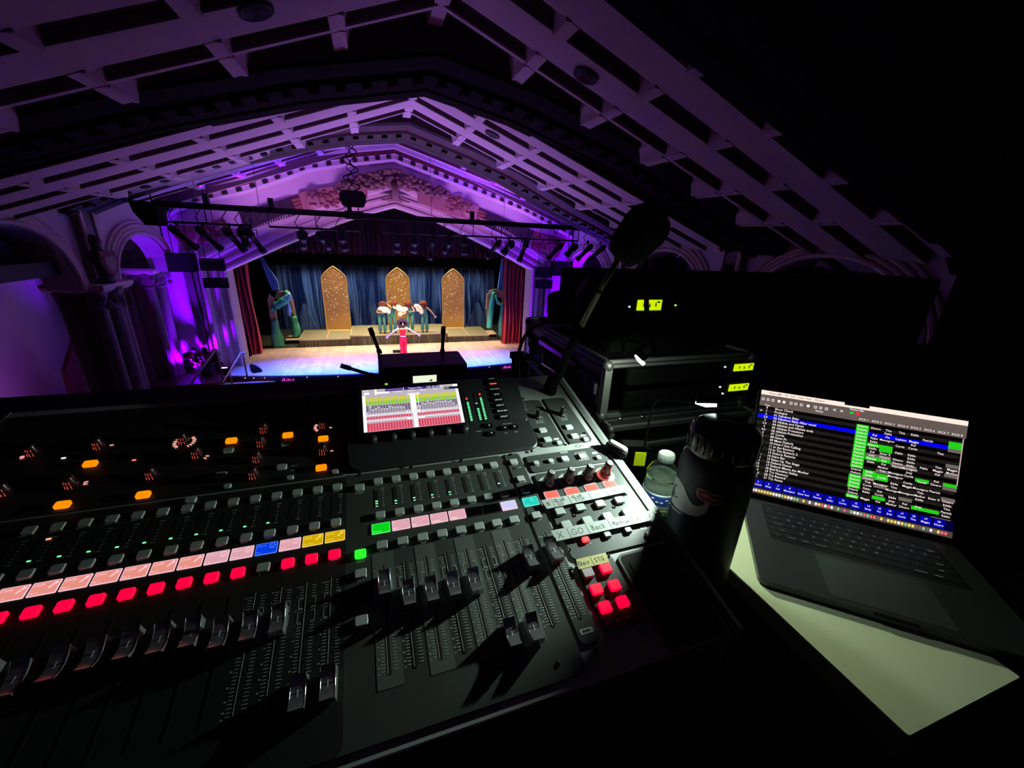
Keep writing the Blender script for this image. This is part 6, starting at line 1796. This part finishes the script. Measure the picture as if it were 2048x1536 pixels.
KEY = mat('key_black', (.008, .008, .009), .5); KL = em('key_legend', (.30, .32, .33), .5)
ky = -.018
rows_ = [(.009, 14, []), (.0175, 14, [(.028, 13)]), (.0175, 14, [(.028, 0)]), (.0175, 13, [(.033, 0), (.033, 12)]), (.0175, 12, [(.043, 0), (.043, 11)]), (.0175, 8, [(.097, 4), (.022, 3), (.022, 5)])]
leg_rows = [['esc'] + [''] * 13, ['`', '1', '2', '3', '4', '5', '6', '7', '8', '9', '0', '-', '=', 'delete'], ['tab', 'Q', 'W', 'E', 'R', 'T', 'Y', 'U', 'I', 'O', 'P', '[', ']', '\\'], ['caps lock', 'A', 'S', 'D', 'F', 'G', 'H', 'J', 'K', 'L', ';', '\'', 'return'], ['shift', 'Z', 'X', 'C', 'V', 'B', 'N', 'M', ',', '.', '/', 'shift'], ['fn', 'control', 'option', 'command', '', 'command', 'option', '']]
for (h_, n, wide), words_ in zip(rows_, leg_rows):
    ws = [.0185] * n
    for w2, i in wide: ws[i] = w2
    s_ = .279 / sum(ws); x = -.1395
    for i, w2 in enumerate(ws):
        w2 *= s_; mb.prism(rr(w2 - .0022, h_ - .0018, .0015, 2, x + w2 / 2, ky - h_ / 2), .0139, .0145, KEY)
        if words_[i]: text(mb, words_[i], .0042 if len(words_[i]) > 1 else .0058, KL, x + w2 / 2, ky - h_ / 2 - (.003 if len(words_[i]) > 1 else 0), .0147)
        x += w2
    ky -= h_ + .0005
mb.build('keyboard', lap)
mb = MB(); mb.prism(rr(.155, .098, .006, 4, 0, -.188), .0138, .0141, mat('trackpad_grey', (.10, .105, .108), .35, .7)); mb.build('trackpad', lap)
# lid
MI = MB0.inverted()
ML = MI @ Matrix(((LX.x, LU.x, LN.x, LC.x), (LX.y, LU.y, LN.y, LC.y), (LX.z, LU.z, LN.z, LC.z), (0, 0, 0, 1)))
SWl, SHl = .345, .223
mb = MB(); pl = rr(.3557, .2445, .011, 5, 0, -.0068)
mb.loft([[(x, y, z) for x, y in pl] for z in (-.0052, -.0006)], SPG, M=ML); mb.prism(rr(.352, .2405, .010, 5, 0, -.0068), -.0006, -.0003, mat('glass_black', (.002, .002, .002), .12), ML)
mb.build('lid', lap)
S = MB(); MSc = ML @ TR(-SWl / 2, SHl / 2, 0)
def cell(u0, v0, u1, v1, m, k=1): S.add([(u0 * SWl, -v1 * SHl, k * 5e-5), (u1 * SWl, -v1 * SHl, k * 5e-5), (u1 * SWl, -v0 * SHl, k * 5e-5), (u0 * SWl, -v0 * SHl, k * 5e-5)], [(0, 1, 2, 3)], m, MSc)
def word(s_, u, v, sz, m, ax='CENTER', k=6): text(S, s_, sz, m, u * SWl, -v * SHl, k * 5e-5, M=MSc, ax=ax, off=.006)
c_bar = em('mac_bar', (.95, .78, .68), 1.1); c_tool = em('mac_tool', (.13, .10, .09)); c_blk = em('mac_black', (.002, .0, .001), .6); c_alt = em('mac_alt_row', (.012, .010, .009), 1); c_blue = em('mac_blue', (.0, .0, .85), 1.05); c_btn = em('mac_button', (.0, .0, .42), 1); c_grn = em('mac_green', (.02, .62, .01), 1); c_gry = em('mac_grey', (.16, .13, .12)); c_txt = em('mac_text', (1, .86, .84), 1.1); c_dock = em('mac_dock', (.08, .055, .045))
cell(0, 0, 1, 1, c_blk, 0)
cell(0, .0, .437, .042, c_bar, 2); cell(.558, .0, 1, .042, c_bar, 2); cell(.437, .022, .558, .042, c_bar, 2)
cell(0, .042, 1, .152, c_tool, 1)
word('Theatre Mix   File   Edit   Cues   View   Window', .04, .021, .0052, mat('ui_ink', (.02, .02, .02), .6), 'LEFT')
for i in range(3): cell(.012 + .014 * i, .052, .019 + .014 * i, .062, c_gry, 3)
for i, u in enumerate((.016, .043, .070, .103, .130, .168, .193, .222, .258, .296, .323, .352)):
    cell(u - .007, .075, u + .007, .098, c_txt, 3)
    if i not in (3, 4, 8): cell(u - .0045, .080, u + .0045, .093, c_tool, 4)
word('<', .392, .087, .011, c_txt); word('>', .428, .087, .011, c_txt); cell(.468, .077, .487, .096, c_grn, 3); S.lathe([(.0001, 0), (.0035, 0)], em('mac_red', (.9, .02, .05)), MSc @ TR(.508 * SWl, -.086 * SHl, 3e-4), 16)
word('Cue', .045, .143, .0058, c_txt); word('Notes', .318, .120, .0055, c_txt); word('Theatre Mix', .50, .055, .005, c_txt)
RH = .0304
for i in range(24):
    v = .152 + RH * i
    if v + RH > .862: break
    if i % 2: cell(.0, v, .985, v + RH, c_alt, 1)
names_ = ['Show Check', 'Prologue', '01 Fabulous Baby', '02 Fabulous Baby After vocal', '03 Alleluia and Hymn', '04 Alleluia and Alleluia ends', '05 Alleluia Protestors', '06 Alleluia Protection', '07 Curtis', '08 Nuns Pt', '09 Meet Deloris', '10 How I Got Calling', '11 In the Rectory', '12 In The Rectory 2', '13 Deloris Returns', '14 Here Bar', '15 Raise Up The Stage', '16 Deloris Dance', '17 Deloris Meets the Mother', '18 Bed Routine Galley', '19 Try Nunnery', '20 Try Record', '21 Try Amen']
cell(0, .152 + RH * 2.72, .985, .152 + RH * 3.82, c_blue, 2)
for i, s_ in enumerate(names_):
    v = .167 + RH * i; word(s_, .088 - .0 * i, v, .0066, c_txt, 'LEFT'); word(('0', '1', '2', '2.5', '3', '3.5', '4', '4.5', '5', '6', '7', '7.5', '8', '8.5', '9', '9.5', '10', '11', '12', '13', '14', '14.5', '15')[i], .045, v, .0062, c_txt)
    if i in (1, 15, 16): word('o', .015, v, .0075, c_txt)
U = [.540, .602, .662, .723, .781, .841, .902, .961]
for i, u in enumerate(U): word('DCA %d' % (i + 1), u, .131, .0056, c_txt)
GC = {0: [0, 1, 2, 3, 4, 5, 6, 7, 8, 9, 10, 11, 12, 15, 16, 17, 18, 21], 1: [5, 9, 13, 14], 2: [5, 6, 9, 13.4, 14.4, 20], 5: [12.6, 20.5], 6: [20.5], 7: [0.6, 1.6, 12.4]}
GG = {1: [8, 15], 2: [8, 12.2, 16.6], 3: [9.5], 4: [9.5, 18.8], 7: [2.6, 7, 9.7, 13.3, 16.4]}
R0V = .178
for k, L_ in GC.items():
    for r_ in L_: cell(U[k] - .030, R0V + RH * r_, U[k] + .030, R0V + RH * (r_ + 1), c_grn, 3)
for k, L_ in GG.items():
    for r_ in L_: cell(U[k] - .030, R0V + RH * r_, U[k] + .030, R0V + RH * (r_ + 1), c_gry, 3)
NM = ['Deloris', 'Tina', 'Kel', 'Joey', 'Curtis', 'Mother', 'Sister R', 'Monsignor', 'Pablo', 'Dinero', 'Eddie', 'Maggie', 'Patrick']
rnd = random.Random(11)
for k, u in enumerate(U):
    for r_ in range(22):
        if k == 0: word('Deloris', u, R0V + RH * (r_ + .5), .0056, c_txt); continue
        dens = (1, .9, .85, .7, .6, .5, .38, .35)[k]
        if k < 5 and r_ == 2 or rnd.random() < dens * (.9 if r_ > 3 or k < 4 else .5): word({1: 'Kel', 2: 'Pat', 3: 'Laylene', 4: 'Maggie'}.get(k) if r_ == 2 and k < 5 else rnd.choice(NM[1:]), u, R0V + RH * (r_ + .5), .0056, c_txt)
cell(.987, .155, .992, .56, em('mac_scroll', (.55, .42, .38)), 4); cell(.9, .855, .985, .862, c_gry, 3)
cell(0, .862, 1, .945, em('mac_navy', (.0, .0, .035)), 2)
bu = [(.0, .037, 'Band'), (.040, .089, 'Deloris'), (.097, .145, 'Betty'), (.152, .192, 'Kel'), (.202, .265, 'Monsignor'), (.272, .340, 'Sister Rob'), (.350, .402, 'Church'), (.412, .465, 'Eddie'), (.474, .528, 'Curtis'), (.537, .590, 'Pablo'), (.600, .645, 'Betty'), (.655, .692, 'Pat'), (.700, .742, 'Joey'), (.752, .800, 'Curtis'), (.810, .845, 'Tina'), (.855, .905, 'Maggie'), (.913, .962, 'Dinero')]
for i, (a, b, s_) in enumerate(bu): cell(a, .868, b, .938, c_btn, 4); word(str(i + 4), (a + b) / 2, .888, .0050, c_txt, k=8); word(s_, (a + b) / 2, .915, .0048, c_txt, k=8)
cell(0, .948, 1, 1, c_dock, 2)
rnd = random.Random(2)
dc = [c_txt, em('mac_yellow', (.9, .7, .15)), em('mac_teal', (.25, .6, .3)), em('mac_pinkred', (.9, .15, .2)), c_gry, c_txt]
for i in range(62):
    u = .008 + i * .0157
    cell(u, .960, u + .0115, .984, rnd.choice(dc) if i > 8 else dc[0] if i < 4 else dc[1], 4)
S.build('display', lap)
